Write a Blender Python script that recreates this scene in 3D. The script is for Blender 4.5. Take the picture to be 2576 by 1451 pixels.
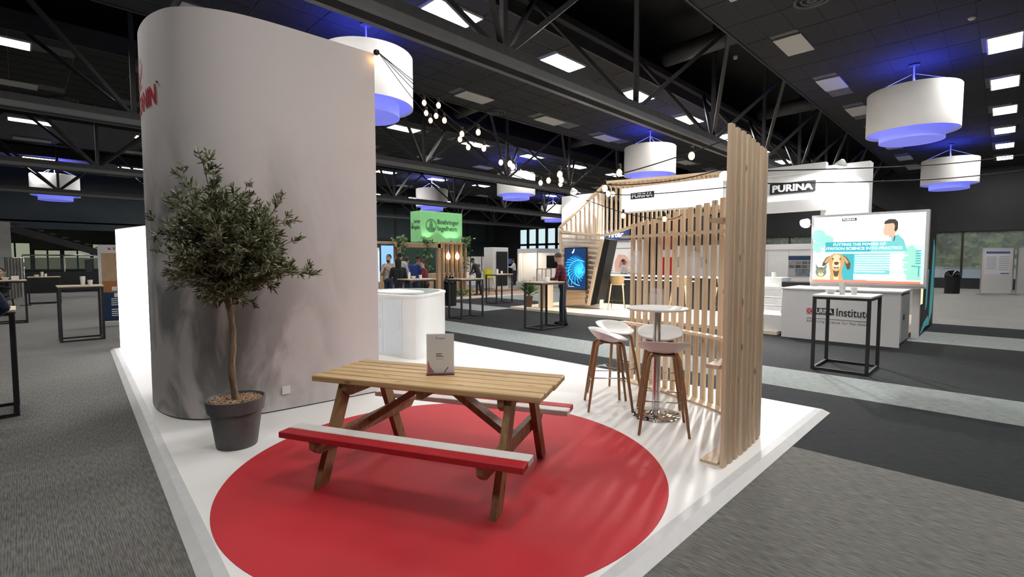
import bpy, math, random
import numpy as np
from mathutils import Vector, Matrix
R = random.Random(7)
for o in list(bpy.data.objects): bpy.data.objects.remove(o)
S = bpy.context.scene
COL = S.collection
PI = math.pi
# ------------------------------------------------------------------ camera
F, CX, CY, H, HOR = 1237.0, 1288.0, 725.5, 1.6, 655.0
PITCH = math.atan((CY - HOR) / F)
cd = bpy.data.cameras.new('camera'); cam = bpy.data.objects.new('camera', cd); COL.objects.link(cam)
cd.sensor_width = 36; cd.lens = 36 * F / 2576; cd.clip_end = 300; cd.clip_start = .05
cam.location = (0, 0, H); cam.rotation_euler = (PI / 2 - PITCH, 0, -PI / 4)
S.camera = cam
S.view_settings.view_transform = 'Standard'; S.view_settings.look = 'None'
S.view_settings.exposure = 0.0; S.view_settings.gamma = 1.0; S.view_settings.use_curve_mapping = False
# ------------------------------------------------------------------ world: overcast daylight outside the windows
w = bpy.data.worlds.new('world'); S.world = w; w.use_nodes = True
bg = w.node_tree.nodes['Background']; bg.inputs[0].default_value = (.70, .90, .95, 1); bg.inputs[1].default_value = 1.2
LIGHT_PANEL = 66.0      # emission of the hall's lit ceiling panels
# ------------------------------------------------------------------ pixel -> place (ground, wall or height)
_s = math.sqrt(.5)
_fw = Vector((_s * math.cos(PITCH), _s * math.cos(PITCH), -math.sin(PITCH)))
_rt = Vector((_s, -_s, 0)); _up = Vector((_s * math.sin(PITCH), _s * math.sin(PITCH), math.cos(PITCH)))
def ray(x, y): return _fw + _rt * ((x - CX) / F) + _up * (-(y - CY) / F)
def G(x, y, z=0.):
    d = ray(x, y); t = (z - H) / d.z; return Vector((t * d.x, t * d.y, z))
def GX(x, y, X):
    d = ray(x, y); t = X / d.x; return Vector((X, t * d.y, H + t * d.z))
def GY(x, y, Y):
    d = ray(x, y); t = Y / d.y; return Vector((t * d.x, Y, H + t * d.z))
def GD(x, y, dep):
    d = ray(x, y); return Vector((0, 0, H)) + d * (dep / d.dot(_fw))
# ------------------------------------------------------------------ materials
M = {}
def mat(name, col, rough=.6, metal=0., emit=None, es=0., var=.0, scale=6., stretch=(1, 1, 1), bump=0., bscale=60., trans=0., alpha=1., ior=1.45, spec=.5, coat=0.):
    m = bpy.data.materials.new(name); m.use_nodes = True; nt = m.node_tree; b = nt.nodes['Principled BSDF']
    c4 = (*col, 1)
    b.inputs['Base Color'].default_value = c4; b.inputs['Roughness'].default_value = rough; b.inputs['Metallic'].default_value = metal
    b.inputs['Specular IOR Level'].default_value = spec; b.inputs['IOR'].default_value = ior
    b.inputs['Coat Weight'].default_value = coat
    if emit is not None:
        b.inputs['Emission Color'].default_value = (*emit, 1); b.inputs['Emission Strength'].default_value = es
    if trans: b.inputs['Transmission Weight'].default_value = trans
    if alpha < 1: b.inputs['Alpha'].default_value = alpha
    if var or bump:
        tc = nt.nodes.new('ShaderNodeTexCoord'); mp = nt.nodes.new('ShaderNodeMapping'); mp.inputs['Scale'].default_value = stretch
        nt.links.new(tc.outputs['Object'], mp.inputs[0])
        n = nt.nodes.new('ShaderNodeTexNoise'); n.inputs['Scale'].default_value = scale; n.inputs['Detail'].default_value = 4
        nt.links.new(mp.outputs[0], n.inputs['Vector'])
        if var:
            r = nt.nodes.new('ShaderNodeValToRGB'); r.color_ramp.elements[0].position = .3; r.color_ramp.elements[1].position = .7
            r.color_ramp.elements[0].color = (*[max(0, c * (1 - var)) for c in col], 1); r.color_ramp.elements[1].color = (*[min(1, c * (1 + var)) for c in col], 1)
            nt.links.new(n.outputs[0], r.inputs[0]); nt.links.new(r.outputs[0], b.inputs['Base Color'])
        if bump:
            n2 = nt.nodes.new('ShaderNodeTexNoise'); n2.inputs['Scale'].default_value = bscale; nt.links.new(mp.outputs[0], n2.inputs['Vector'])
            bp = nt.nodes.new('ShaderNodeBump'); bp.inputs['Strength'].default_value = bump; bp.inputs['Distance'].default_value = .01
            nt.links.new(n2.outputs[0], bp.inputs['Height']); nt.links.new(bp.outputs[0], b.inputs['Normal'])
    M[name] = m; return m
def wood(name, c0, c1, grain=(30, 30, 1.2), rough=.55, knots=True, rnd=True):
    """long-grain timber; the grain runs along local Z unless 'grain' says otherwise; each piece gets its own tone"""
    m = bpy.data.materials.new(name); m.use_nodes = True; nt = m.node_tree; L = nt.links.new; b = nt.nodes['Principled BSDF']
    tc = nt.nodes.new('ShaderNodeTexCoord'); oi = nt.nodes.new('ShaderNodeObjectInfo')
    ad = nt.nodes.new('ShaderNodeVectorMath'); ad.operation = 'ADD'; sc = nt.nodes.new('ShaderNodeVectorMath'); sc.operation = 'SCALE'; sc.inputs[3].default_value = 37
    cb = nt.nodes.new('ShaderNodeCombineXYZ')
    for i in range(3): L(oi.outputs['Random'], cb.inputs[i])
    L(cb.outputs[0], sc.inputs[0]); L(tc.outputs['Object'], ad.inputs[0]); L(sc.outputs[0], ad.inputs[1])
    mp = nt.nodes.new('ShaderNodeMapping'); mp.inputs['Scale'].default_value = grain; L(ad.outputs[0], mp.inputs[0])
    n = nt.nodes.new('ShaderNodeTexNoise'); n.inputs['Scale'].default_value = 1.; n.inputs['Detail'].default_value = 5; n.inputs['Distortion'].default_value = .6; L(mp.outputs[0], n.inputs['Vector'])
    r = nt.nodes.new('ShaderNodeValToRGB'); r.color_ramp.elements[0].position = .32; r.color_ramp.elements[1].position = .68
    r.color_ramp.elements[0].color = (*c0, 1); r.color_ramp.elements[1].color = (*c1, 1); L(n.outputs[0], r.inputs[0])
    last = r.outputs[0]
    if knots:
        k = nt.nodes.new('ShaderNodeTexVoronoi'); k.inputs['Scale'].default_value = 1.; mk = nt.nodes.new('ShaderNodeMapping')
        mk.inputs['Scale'].default_value = [min(g, 11) if g > 5 else 3.2 for g in grain]; L(ad.outputs[0], mk.inputs[0]); L(mk.outputs[0], k.inputs['Vector'])
        kr = nt.nodes.new('ShaderNodeValToRGB'); kr.color_ramp.elements[0].position = .05; kr.color_ramp.elements[1].position = .13
        kr.color_ramp.elements[0].color = (.25, .25, .25, 1); kr.color_ramp.elements[1].color = (1, 1, 1, 1); L(k.outputs['Distance'], kr.inputs[0])
        mx = nt.nodes.new('ShaderNodeMix'); mx.data_type = 'RGBA'; mx.blend_type = 'MULTIPLY'; mx.inputs[0].default_value = .8
        L(last, mx.inputs[6]); L(kr.outputs[0], mx.inputs[7]); last = mx.outputs[2]
    if rnd:
        hs = nt.nodes.new('ShaderNodeHueSaturation'); mr = nt.nodes.new('ShaderNodeMapRange'); mr.inputs[3].default_value = .86; mr.inputs[4].default_value = 1.12
        L(oi.outputs['Random'], mr.inputs[0]); L(mr.outputs[0], hs.inputs['Value']); L(last, hs.inputs['Color']); last = hs.outputs[0]
    L(last, b.inputs['Base Color']); b.inputs['Roughness'].default_value = rough
    M[name] = m; return m
mat('white_floor', (.80, .79, .765), .5, var=.02, scale=1.5)
mat('red_vinyl', (.50, .018, .028), .62, var=.04, scale=2)
mat('edge_grey', (.55, .55, .55), .45, var=.06, scale=8)
mat('edge_light', (.74, .73, .72), .5, var=.04, scale=8)
mat('white_lacquer', (.78, .78, .77), .35, var=.015)
mat('white_matte', (.74, .735, .73), .6, var=.02)
mat('cool_white', (.70, .75, .80), .4, var=.02)
mat('warm_white', (.76, .70, .62), .5, var=.02)
mat('shell_white', (.72, .71, .69), .6, var=.03, scale=2)
mat('grey_top', (.30, .34, .33), .25, var=.06)
mat('black_steel', (.018, .018, .02), .45, var=.2, scale=20)
mat('dark_plastic', (.045, .045, .048), .55, var=.12, scale=30)
mat('black', (.008, .008, .009), .5, var=.1)
mat('black_gloss', (.006, .006, .007), .12, var=.1)
mat('charcoal', (.05, .052, .055), .7, var=.1)
mat('steel', (.62, .62, .62), .18, 1., var=.04, scale=14)
mat('chrome', (.72, .72, .72), .08, 1., var=.03)
mat('truss', (.028, .0275, .0275), .55, var=.2, scale=5)
mat('rail', (.095, .098, .102), .42, var=.08, scale=4)
mat('ceiling_tile', (.024, .024, .0245), .9, var=.18, scale=18)
mat('ceiling_grid', (.11, .11, .113), .7, var=.1)
mat('deck', (.010, .010, .011), .9, var=.2)
mat('dark_wall', (.020, .020, .022), .75, var=.15, scale=.8)
mat('wall_teal', (.040, .052, .058), .7, var=.15, scale=.8)
mat('concrete', (.30, .295, .28), .85, var=.12, scale=4)
mat('vent', (.05, .05, .052), .5, var=.1)
mat('unlit_panel', (.50, .50, .47), .6, var=.03)
mat('lit_panel', (.9, .9, .9), .5, emit=(1, .975, .95), es=LIGHT_PANEL, var=.01)
mat('lit_frame', (.5, .5, .5), .5, var=.03)
mat('drum_fabric', (.74, .725, .70), .9, var=.03, scale=3, bump=.15, bscale=220)
mat('blue_glow', (.25, .28, .8), .6, emit=(.17, .185, .86), es=.62, var=.01)
mat('blue_glow2', (.3, .33, .85), .6, emit=(.21, .235, .83), es=.66, var=.01)
mat('bulb', (1, .8, .5), .3, emit=(1, .60, .25), es=8., var=.01)
mat('bulb_big', (1, .8, .5), .3, emit=(1, .6, .28), es=9., var=.01)
mat('white_paint', (.74, .72, .68), .55, var=.03, scale=10)
mat('red_paint', (.45, .012, .022), .5, var=.06, scale=10)
mat('pot', (.085, .083, .084), .6, var=.08, scale=20)
mat('mulch', (.44, .30, .19), .95, var=.5, scale=60, bump=1., bscale=90)
mat('bark', (.19, .135, .085), .9, var=.3, scale=14, stretch=(3, 3, .6), bump=.8, bscale=40)
mat('print_red', (.55, .012, .03), .6, var=.02)
mat('print_pink', (.62, .20, .22), .6, var=.02)
mat('print_black', (.012, .012, .014), .6, var=.02)
mat('print_white', (.82, .82, .82), .6, var=.01)
mat('print_grey', (.35, .35, .36), .6, var=.02)
mat('print_navy', (.015, .04, .10), .5, var=.05)
mat('print_blue', (.08, .13, .34), .6, var=.05)
mat('print_beige', (.50, .34, .20), .6, var=.08)
mat('print_orange', (.42, .16, .05), .6, var=.1)
mat('paper', (.86, .84, .83), .6, var=.01)
mat('acrylic', (.85, .85, .86), .15, alpha=.14, var=.01)
mat('glass', (.62, .72, .72), .05, alpha=.12, var=.01)
mat('dark_glass', (.03, .05, .05), .08, alpha=.55, var=.01)
mat('cup', (.82, .82, .80), .35, var=.01)
mat('cable', (.015, .015, .015), .6, var=.1)
wood('wood_picnic', (.42, .265, .115), (.64, .45, .225), (1.6, 42, 42))
wood('wood_leg', (.20, .108, .045), (.34, .205, .09), (40, 40, 1.6))
wood('wood_slat', (.68, .50, .33), (.80, .645, .46), (34, 34, 1.1))
wood('wood_stool', (.26, .125, .050), (.36, .19, .085), (50, 50, 3), knots=False)
wood('wood_table', (.52, .40, .27), (.62, .50, .36), (2, 40, 40), knots=False)
wood('wood_oak', (.50, .33, .19), (.62, .45, .29), (30, 30, 1.5))
wood('wood_deck', (.70, .60, .45), (.80, .71, .56), (24, 1.2, 24), knots=False)
# ------------------------------------------------------------------ mesh builder
class MB:
    def __init__(s): s.v = []; s.f = []; s.m = []; s.mi = 0
    def add(s, vs, fs):
        n = len(s.v); s.v += [tuple(v) for v in vs]; s.f += [tuple(i + n for i in f) for f in fs]; s.m += [s.mi] * len(fs); return s
    def box(s, c, size, rz=0., Rm=None, ch=0.):
        hx, hy, hz = size[0] / 2, size[1] / 2, size[2] / 2
        if Rm is None: Rm = Matrix.Rotation(rz, 3, 'Z')
        c = Vector(c)
        if not ch:
            vs = [(x, y, z) for x in (-hx, hx) for y in (-hy, hy) for z in (-hz, hz)]
            fs = [(0, 1, 3, 2), (4, 6, 7, 5), (0, 4, 5, 1), (2, 3, 7, 6), (0, 2, 6, 4), (1, 5, 7, 3)]
        else:
            vs = []; fs = []; idx = {}
            hs = (hx, hy, hz)
            for sx in (-1, 1):
                for sy in (-1, 1):
                    for sz in (-1, 1):
                        for a in range(3):
                            p = [sx * (hs[0] - ch), sy * (hs[1] - ch), sz * (hs[2] - ch)]
                            p[a] = (sx, sy, sz)[a] * hs[a]; idx[(sx, sy, sz, a)] = len(vs); vs.append(p)
            for a in range(3):
                b_, c_ = (a + 1) % 3, (a + 2) % 3
                for sg in (-1, 1):
                    q = []
                    for u, v in ((-1, -1), (1, -1), (1, 1), (-1, 1)):
                        k = [0, 0, 0]; k[a] = sg; k[b_] = u; k[c_] = v; q.append(idx[(*k, a)])
                    fs.append(tuple(q if sg > 0 else q[::-1]))
                for u in (-1, 1):
                    for v in (-1, 1):
                        k0 = [0, 0, 0]; k0[a] = -1; k0[b_] = u; k0[c_] = v; k1 = list(k0); k1[a] = 1
                        q = (idx[(*k0, b_)], idx[(*k1, b_)], idx[(*k1, c_)], idx[(*k0, c_)])
                        fs.append(q if u * v < 0 else q[::-1])
            for sx in (-1, 1):
                for sy in (-1, 1):
                    for sz in (-1, 1):
                        q = tuple(idx[(sx, sy, sz, a)] for a in range(3)); fs.append(q if sx * sy * sz > 0 else q[::-1])
        return s.add([Rm @ Vector(v) + c for v in vs], fs)
    def beam(s, p0, p1, w_, h_, up=(0, 0, 1), ch=0.):
        p0, p1 = Vector(p0), Vector(p1); d = p1 - p0; L = d.length; z = d.normalized(); u = Vector(up)
        if abs(z.dot(u)) > .98: u = Vector((1, 0, 0))
        x = u.cross(z).normalized(); y = z.cross(x)
        return s.box((p0 + p1) / 2, (w_, h_, L), Rm=Matrix((x, y, z)).transposed(), ch=ch)
    def tube(s, pts, r, n=8, cap=True):
        pts = [Vector(p) for p in pts]; rs = r if isinstance(r, (list, tuple)) else [r] * len(pts)
        vs = []; fs = []; px = None
        for i, p in enumerate(pts):
            d = (pts[min(i + 1, len(pts) - 1)] - pts[max(i - 1, 0)]).normalized()
            if px is None: px = d.orthogonal().normalized()
            px = (px - d * px.dot(d)); px = px.normalized() if px.length > 1e-6 else d.orthogonal().normalized()
            py = d.cross(px)
            for k in range(n):
                a = 2 * PI * k / n; vs.append(p + (px * math.cos(a) + py * math.sin(a)) * rs[i])
        for i in range(len(pts) - 1):
            for k in range(n): fs.append((i * n + k, i * n + (k + 1) % n, (i + 1) * n + (k + 1) % n, (i + 1) * n + k))
        if cap: fs += [tuple(range(n))[::-1], tuple(range((len(pts) - 1) * n, len(pts) * n))]
        return s.add(vs, fs)
    def lathe(s, prof, n=32, c=(0, 0, 0), a0=0., a1=2 * PI):
        full = abs(a1 - a0 - 2 * PI) < 1e-6; m = n if full else n + 1
        vs = []; fs = []
        for k in range(m):
            a = a0 + (a1 - a0) * k / n
            for (r, z) in prof: vs.append((c[0] + r * math.cos(a), c[1] + r * math.sin(a), c[2] + z))
        q = len(prof)
        for k in range(n):
            k2 = (k + 1) % m
            for i in range(q - 1): fs.append((k * q + i, k2 * q + i, k2 * q + i + 1, k * q + i + 1))
        return s.add(vs, fs)
    def prism(s, poly, z0, z1):
        n = len(poly); vs = [(p[0], p[1], z0) for p in poly] + [(p[0], p[1], z1) for p in poly]
        fs = [tuple(range(n))[::-1], tuple(range(n, 2 * n))] + [(i, (i + 1) % n, n + (i + 1) % n, n + i) for i in range(n)]
        return s.add(vs, fs)
    def sphere(s, c, r, nu=12, nv=8, Rm=None):
        rr = r if isinstance(r, (tuple, list)) else (r, r, r); vs = []; fs = []
        c = Vector(c)
        for j in range(nv + 1):
            t = PI * j / nv
            for i in range(nu):
                a = 2 * PI * i / nu; v = Vector((rr[0] * math.sin(t) * math.cos(a), rr[1] * math.sin(t) * math.sin(a), rr[2] * math.cos(t)))
                vs.append(c + (Rm @ v if Rm else v))
        for j in range(nv):
            for i in range(nu): fs.append((j * nu + i, (j + 1) * nu + i, (j + 1) * nu + (i + 1) % nu, j * nu + (i + 1) % nu))
        return s.add(vs, fs)
    def build(s, name, m, parent=None, smooth=False, world=False, loc=None, ang=None):
        me = bpy.data.meshes.new(name)
        off = Vector((0, 0, 0))
        if world and parent is not None:
            q = parent
            while q is not None: off = off + q.location; q = q.parent
        if loc is not None: off = off + Vector(loc)
        vs = [(v[0] - off.x, v[1] - off.y, v[2] - off.z) for v in s.v] if off.length else s.v
        me.from_pydata(vs, [], s.f)
        for mm in (m if isinstance(m, (list, tuple)) else [m]): me.materials.append(M[mm] if isinstance(mm, str) else mm)
        if any(s.m): me.polygons.foreach_set('material_index', s.m)
        if smooth: me.polygons.foreach_set('use_smooth', [True] * len(s.f))
        if smooth and ang: me.set_sharp_from_angle(angle=math.radians(ang))
        me.update()
        o = bpy.data.objects.new(name, me); COL.objects.link(o)
        if loc is not None: o.location = loc
        if parent is not None: o.parent = parent
        return o
def thing(name, label, cat, loc=(0, 0, 0), rz=0., group=None):
    o = bpy.data.objects.new(name, None); COL.objects.link(o); o.empty_display_size = .1
    o.location = loc; o.rotation_euler = (0, 0, rz); o['label'] = label; o['category'] = cat
    if group: o['group'] = group
    return o
def tag(o, label, cat, group=None):
    o['label'] = label; o['category'] = cat
    if group: o['group'] = group
    return o
def struct(o, label=None):
    o['kind'] = 'structure'
    if label: o['label'] = label
    return o
def dup(root, loc=None, rz=None, label=None, group=None):
    def cp(o, par):
        c = o.copy(); COL.objects.link(c); c.parent = par
        for ch in o.children: cp(ch, c)
        return c
    r = cp(root, None)
    if loc is not None: r.location = loc
    if rz is not None: r.rotation_euler = (0, 0, rz)
    if label: r['label'] = label
    if group: r['group'] = group
    return r
class Fr:
    """a flat frame: origin, right, up; n points to the viewer"""
    def __init__(s, o, r, u=(0, 0, 1)):
        s.o = Vector(o); s.r = Vector(r).normalized(); s.u = Vector(u).normalized(); s.n = s.r.cross(s.u)
    def p(s, a, b, c=0.): return s.o + s.r * a + s.u * b + s.n * c
    def rect(s, mb, a0, b0, a1, b1, c0=0., c1=.004):
        vs = [s.p(a, b, c) for c in (c0, c1) for a, b in ((a0, b0), (a1, b0), (a1, b1), (a0, b1))]
        return mb.add(vs, [(3, 2, 1, 0), (4, 5, 6, 7), (0, 1, 5, 4), (1, 2, 6, 5), (2, 3, 7, 6), (3, 0, 4, 7)])
    def poly(s, mb, pts, c0=0., c1=.004):
        n = len(pts); vs = [s.p(a, b, c) for c in (c0, c1) for a, b in pts]
        return mb.add(vs, [tuple(range(n))[::-1], tuple(range(n, 2 * n))] + [(i, (i + 1) % n, n + (i + 1) % n, n + i) for i in range(n)])
    def ell(s, mb, a, b, ra, rb, c0=0., c1=.004, n=20, a0=0., a1=2 * PI):
        return s.poly(mb, [(a + ra * math.cos(a0 + (a1 - a0) * k / n), b + rb * math.sin(a0 + (a1 - a0) * k / n)) for k in range(n if a1 - a0 > 6.28 else n + 1)], c0, c1)
def text_geo(txt, bold=0., ext=0., spacing=1., shear=0.):
    cu = bpy.data.curves.new('t', 'FONT'); cu.body = txt; cu.size = 1; cu.offset = bold; cu.extrude = ext; cu.space_character = spacing; cu.shear = shear
    cu.resolution_u = 4
    o = bpy.data.objects.new('t', cu); COL.objects.link(o); bpy.context.view_layer.update()
    me = bpy.data.meshes.new_from_object(o.evaluated_get(bpy.context.evaluated_depsgraph_get()))
    vs = [tuple(v.co) for v in me.vertices]; fs = [tuple(p.vertices) for p in me.polygons]
    bpy.data.objects.remove(o); bpy.data.curves.remove(cu); bpy.data.meshes.remove(me)
    x0 = min(v[0] for v in vs); x1 = max(v[0] for v in vs); y0 = min(v[1] for v in vs); y1 = max(v[1] for v in vs)
    return [((v[0] - x0) / (x1 - x0), (v[1] - y0) / (y1 - y0)) for v in vs], fs
def text_on(fr, txt, a0, b0, a1, b1, m, parent, name='lettering', bold=0., c=.008, **k):
    vs, fs = text_geo(txt, bold, **k); mb = MB()
    mb.add([fr.p(a0 + (a1 - a0) * x, b0 + (b1 - b0) * y, c) for x, y in vs], fs)
    return mb.build(name, m, parent, world=True)
def smooth_curve(pts, n=8, closed=False):
    out = []; m = len(pts)
    rng = range(m) if closed else range(m - 1)
    for i in rng:
        g = lambda k: Vector(pts[k % m] if closed else pts[max(0, min(m - 1, k))])
        p0, p1, p2, p3 = g(i - 1), g(i), g(i + 1), g(i + 2)
        for j in range(n):
            t = j / n; out.append(.5 * ((2 * p1) + (p2 - p0) * t + (2 * p0 - 5 * p1 + 4 * p2 - p3) * t * t + (3 * p1 - p0 - 3 * p2 + p3) * t ** 3))
    if not closed: out.append(Vector(pts[-1]))
    return out
# ================================================================== the hall
XW, YW, ZC, ZD = 38.0, 41.0, 6.8, 8.6
def floor_mat():
    m = bpy.data.materials.new('carpet'); m.use_nodes = True; nt = m.node_tree; L = nt.links.new; b = nt.nodes['Principled BSDF']
    tc = nt.nodes.new('ShaderNodeTexCoord'); sp = nt.nodes.new('ShaderNodeSeparateXYZ'); L(tc.outputs['Object'], sp.inputs[0])
    def ramp(stops):
        mr = nt.nodes.new('ShaderNodeMapRange'); mr.inputs[1].default_value = -10; mr.inputs[2].default_value = 40; L(sp.outputs[0], mr.inputs[0])
        r = nt.nodes.new('ShaderNodeValToRGB'); r.color_ramp.interpolation = 'CONSTANT'; e = r.color_ramp.elements
        while len(e) < len(stops): e.new(.5)
        for i, (x, c) in enumerate(stops): e[i].position = (x + 10) / 50; e[i].color = (*c, 1)
        L(mr.outputs[0], r.inputs[0]); return r.outputs[0]
    g, d, l = (.150, .146, .136), (.023, .0245, .0265), (.24, .26, .255)
    r1 = ramp([(-10, g), (4.6, d), (6.75, l), (7.82, d), (12.4, l), (14.25, d), (16.3, (.24, .235, .22))])
    r2 = ramp([(-10, (.17, .165, .155)), (4.6, d), (6.75, l), (7.82, d), (10.3, l), (11.5, d), (14.3, l), (19, (.22, .22, .21))])
    th = nt.nodes.new('ShaderNodeMath'); th.operation = 'GREATER_THAN'; th.inputs[1].default_value = 11.6; L(sp.outputs[1], th.inputs[0])
    mx = nt.nodes.new('ShaderNodeMix'); mx.data_type = 'RGBA'; L(th.outputs[0], mx.inputs[0]); L(r1, mx.inputs[6]); L(r2, mx.inputs[7])
    mp = nt.nodes.new('ShaderNodeMapping'); mp.inputs['Scale'].default_value = (95, 11, 1); L(tc.outputs['Object'], mp.inputs[0])
    n = nt.nodes.new('ShaderNodeTexNoise'); n.inputs['Scale'].default_value = 1; n.inputs['Detail'].default_value = 3; L(mp.outputs[0], n.inputs['Vector'])
    wv = nt.nodes.new('ShaderNodeTexWave'); wv.bands_direction = 'X'; wv.inputs['Scale'].default_value = 28; wv.inputs['Distortion'].default_value = .6; wv.inputs['Detail'].default_value = 2; wv.inputs['Detail Scale'].default_value = 2
    L(tc.outputs['Object'], wv.inputs['Vector'])
    n3 = nt.nodes.new('ShaderNodeTexNoise'); n3.inputs['Scale'].default_value = .7; n3.inputs['Detail'].default_value = 2; L(tc.outputs['Object'], n3.inputs['Vector'])
    su = nt.nodes.new('ShaderNodeMath'); su.operation = 'MULTIPLY_ADD'; su.inputs[1].default_value = .16; L(wv.outputs[0], su.inputs[0]); L(n.outputs[0], su.inputs[2])
    mr = nt.nodes.new('ShaderNodeMapRange'); mr.inputs[1].default_value = .25; mr.inputs[2].default_value = .92; mr.inputs[3].default_value = .42; mr.inputs[4].default_value = 1.6; L(su.outputs[0], mr.inputs[0])
    m3 = nt.nodes.new('ShaderNodeMapRange'); m3.inputs[3].default_value = .86; m3.inputs[4].default_value = 1.14; L(n3.outputs[0], m3.inputs[0])
    ml = nt.nodes.new('ShaderNodeMath'); ml.operation = 'MULTIPLY'; L(mr.outputs[0], ml.inputs[0]); L(m3.outputs[0], ml.inputs[1])
    vm = nt.nodes.new('ShaderNodeVectorMath'); vm.operation = 'SCALE'; L(mx.outputs[2], vm.inputs[0]); L(ml.outputs[0], vm.inputs[3])
    L(vm.outputs[0], b.inputs['Base Color']); b.inputs['Roughness'].default_value = .95; b.inputs['Specular IOR Level'].default_value = .15
    bp = nt.nodes.new('ShaderNodeBump'); bp.inputs['Strength'].default_value = .8; bp.inputs['Distance'].default_value = .006; L(su.outputs[0], bp.inputs['Height']); L(bp.outputs[0], b.inputs['Normal'])
    M['carpet'] = m
floor_mat()
struct(MB().box((13.5, 18, -.1), (52, 64, .2)).build('floor', 'carpet'))
# walls: the window wall lies at X = XW, the back wall at Y = YW
def wallbox(name, x0, x1, y0, y1, z0, z1, m='dark_wall'):
    return struct(MB().box(((x0 + x1) / 2, (y0 + y1) / 2, (z0 + z1) / 2), (x1 - x0, y1 - y0, z1 - z0)).build(name, m))
wallbox('wall_left', -12.3, -12, -13.7, 50, 0, ZD)
wallbox('wall_front', -12.3, XW + .3, -14, -13.7, 0, ZD)
WN = [(-4, 4.6, .55, 3.25), (8, 16, .55, 3.25), (30.5, 37, 2.1, 4.95)]       # window openings along the right wall
ys = -13.7; mb = MB()
def wb(y0, y1, z0, z1): mb.box((XW + .15, (y0 + y1) / 2, (z0 + z1) / 2), (.3, y1 - y0, z1 - z0))
for (a, b, z0, z1) in WN:
    wb(ys, a, 0, ZD); wb(a, b, 0, z0); wb(a, b, z1, ZD); ys = b
wb(ys, YW, 0, ZD)
struct(mb.build('wall_right', 'dark_wall'))
mb = MB()
mb.box((-8, YW + .15, ZD / 2), (8, .3, ZD)); mb.box((1, YW + .15, (3.5 + ZD) / 2), (10, .3, ZD - 3.5)); mb.box((22.15, YW + .15, ZD / 2), (32.3, .3, ZD))
struct(mb.build('wall_back', 'wall_teal'))
mb = MB()                                  # darker upper band with pilasters on the back wall
for k in range(11): mb.box((8 + k * 2.9, YW - .06, 5.2), (.28, .12, 3.0))
mb.box((22, YW - .1, 3.6), (32, .2, .22)); mb.box((22, YW - .1, 6.75), (32, .2, .2))
struct(mb.build('trim_1', 'truss'))
# room behind the opening in the back wall
mb = MB(); mb.box((1, 49.9, 2), (12, .2, 4)); mb.box((-5.1, 45.5, 2), (.2, 9, 4)); mb.box((7.1, 45.5, 2), (.2, 9, 4)); mb.box((1, 45.5, 3.95), (12, 9, .1))
struct(mb.build('wall_corridor', 'concrete'))
for i, (x0, x1, z0, z1) in enumerate([(-1.0, .6, .9, 2.9), (.75, 2.2, .9, 2.4), (2.35, 3.9, .9, 2.4), (4.0, 5.6, .9, 2.9)]):
    t = thing('window_%d' % (i + 10), 'pale lit corridor window behind the glass balustrade', 'window', ((x0 + x1) / 2, 49.75, z0)); t['kind'] = 'structure'; del t['label']; del t['category']
    MB().box((0, 0, (z1 - z0) / 2), (x1 - x0, .05, z1 - z0)).build('window_frame', 'dark_plastic', t)
    nn = 2
    for q in range(nn):
        wd = (x1 - x0) / nn
        MB().box((-(x1 - x0) / 2 + wd * (q + .5), -.04, (z1 - z0) / 2), (wd - .1, .02, z1 - z0 - .14)).build('pane', mat('corridor_pane%d%d' % (i, q), (.4, .42, .34), .4, emit=(.62, .68, .47), es=.42, var=.02), t)
# windows with mullions and panes
for wi, (a, b, z0, z1) in enumerate(WN):
    t = bpy.data.objects.new('window_%d' % (wi + 1), None); COL.objects.link(t); t['kind'] = 'structure'; t.location = (XW + .1, (a + b) / 2, z0)
    n = max(2, round((b - a) / (2.6 if wi < 2 else 1.35))); rows = [z0, z1] if wi < 2 else [z0, (z0 + z1) * .46, z1]
    mb = MB()
    for k in range(n + 1): mb.box((XW + .1, a + (b - a) * k / n, (z0 + z1) / 2), (.12, .1 if wi < 2 else .3, z1 - z0))
    for zz in rows: mb.box((XW + .1, (a + b) / 2, zz), (.12, b - a, .1 if wi < 2 else .22))
    mb.build('window_frame', 'black_steel', t, world=True)
    for k in range(n):
        for j in range(len(rows) - 1):
            y0, y1 = a + (b - a) * k / n + .05, a + (b - a) * (k + 1) / n - .05
            MB().box((XW + .1, (y0 + y1) / 2, (rows[j] + rows[j + 1]) / 2), (.012, y1 - y0, rows[j + 1] - rows[j] - .1)).build('pane', 'glass', t, world=True)
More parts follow.
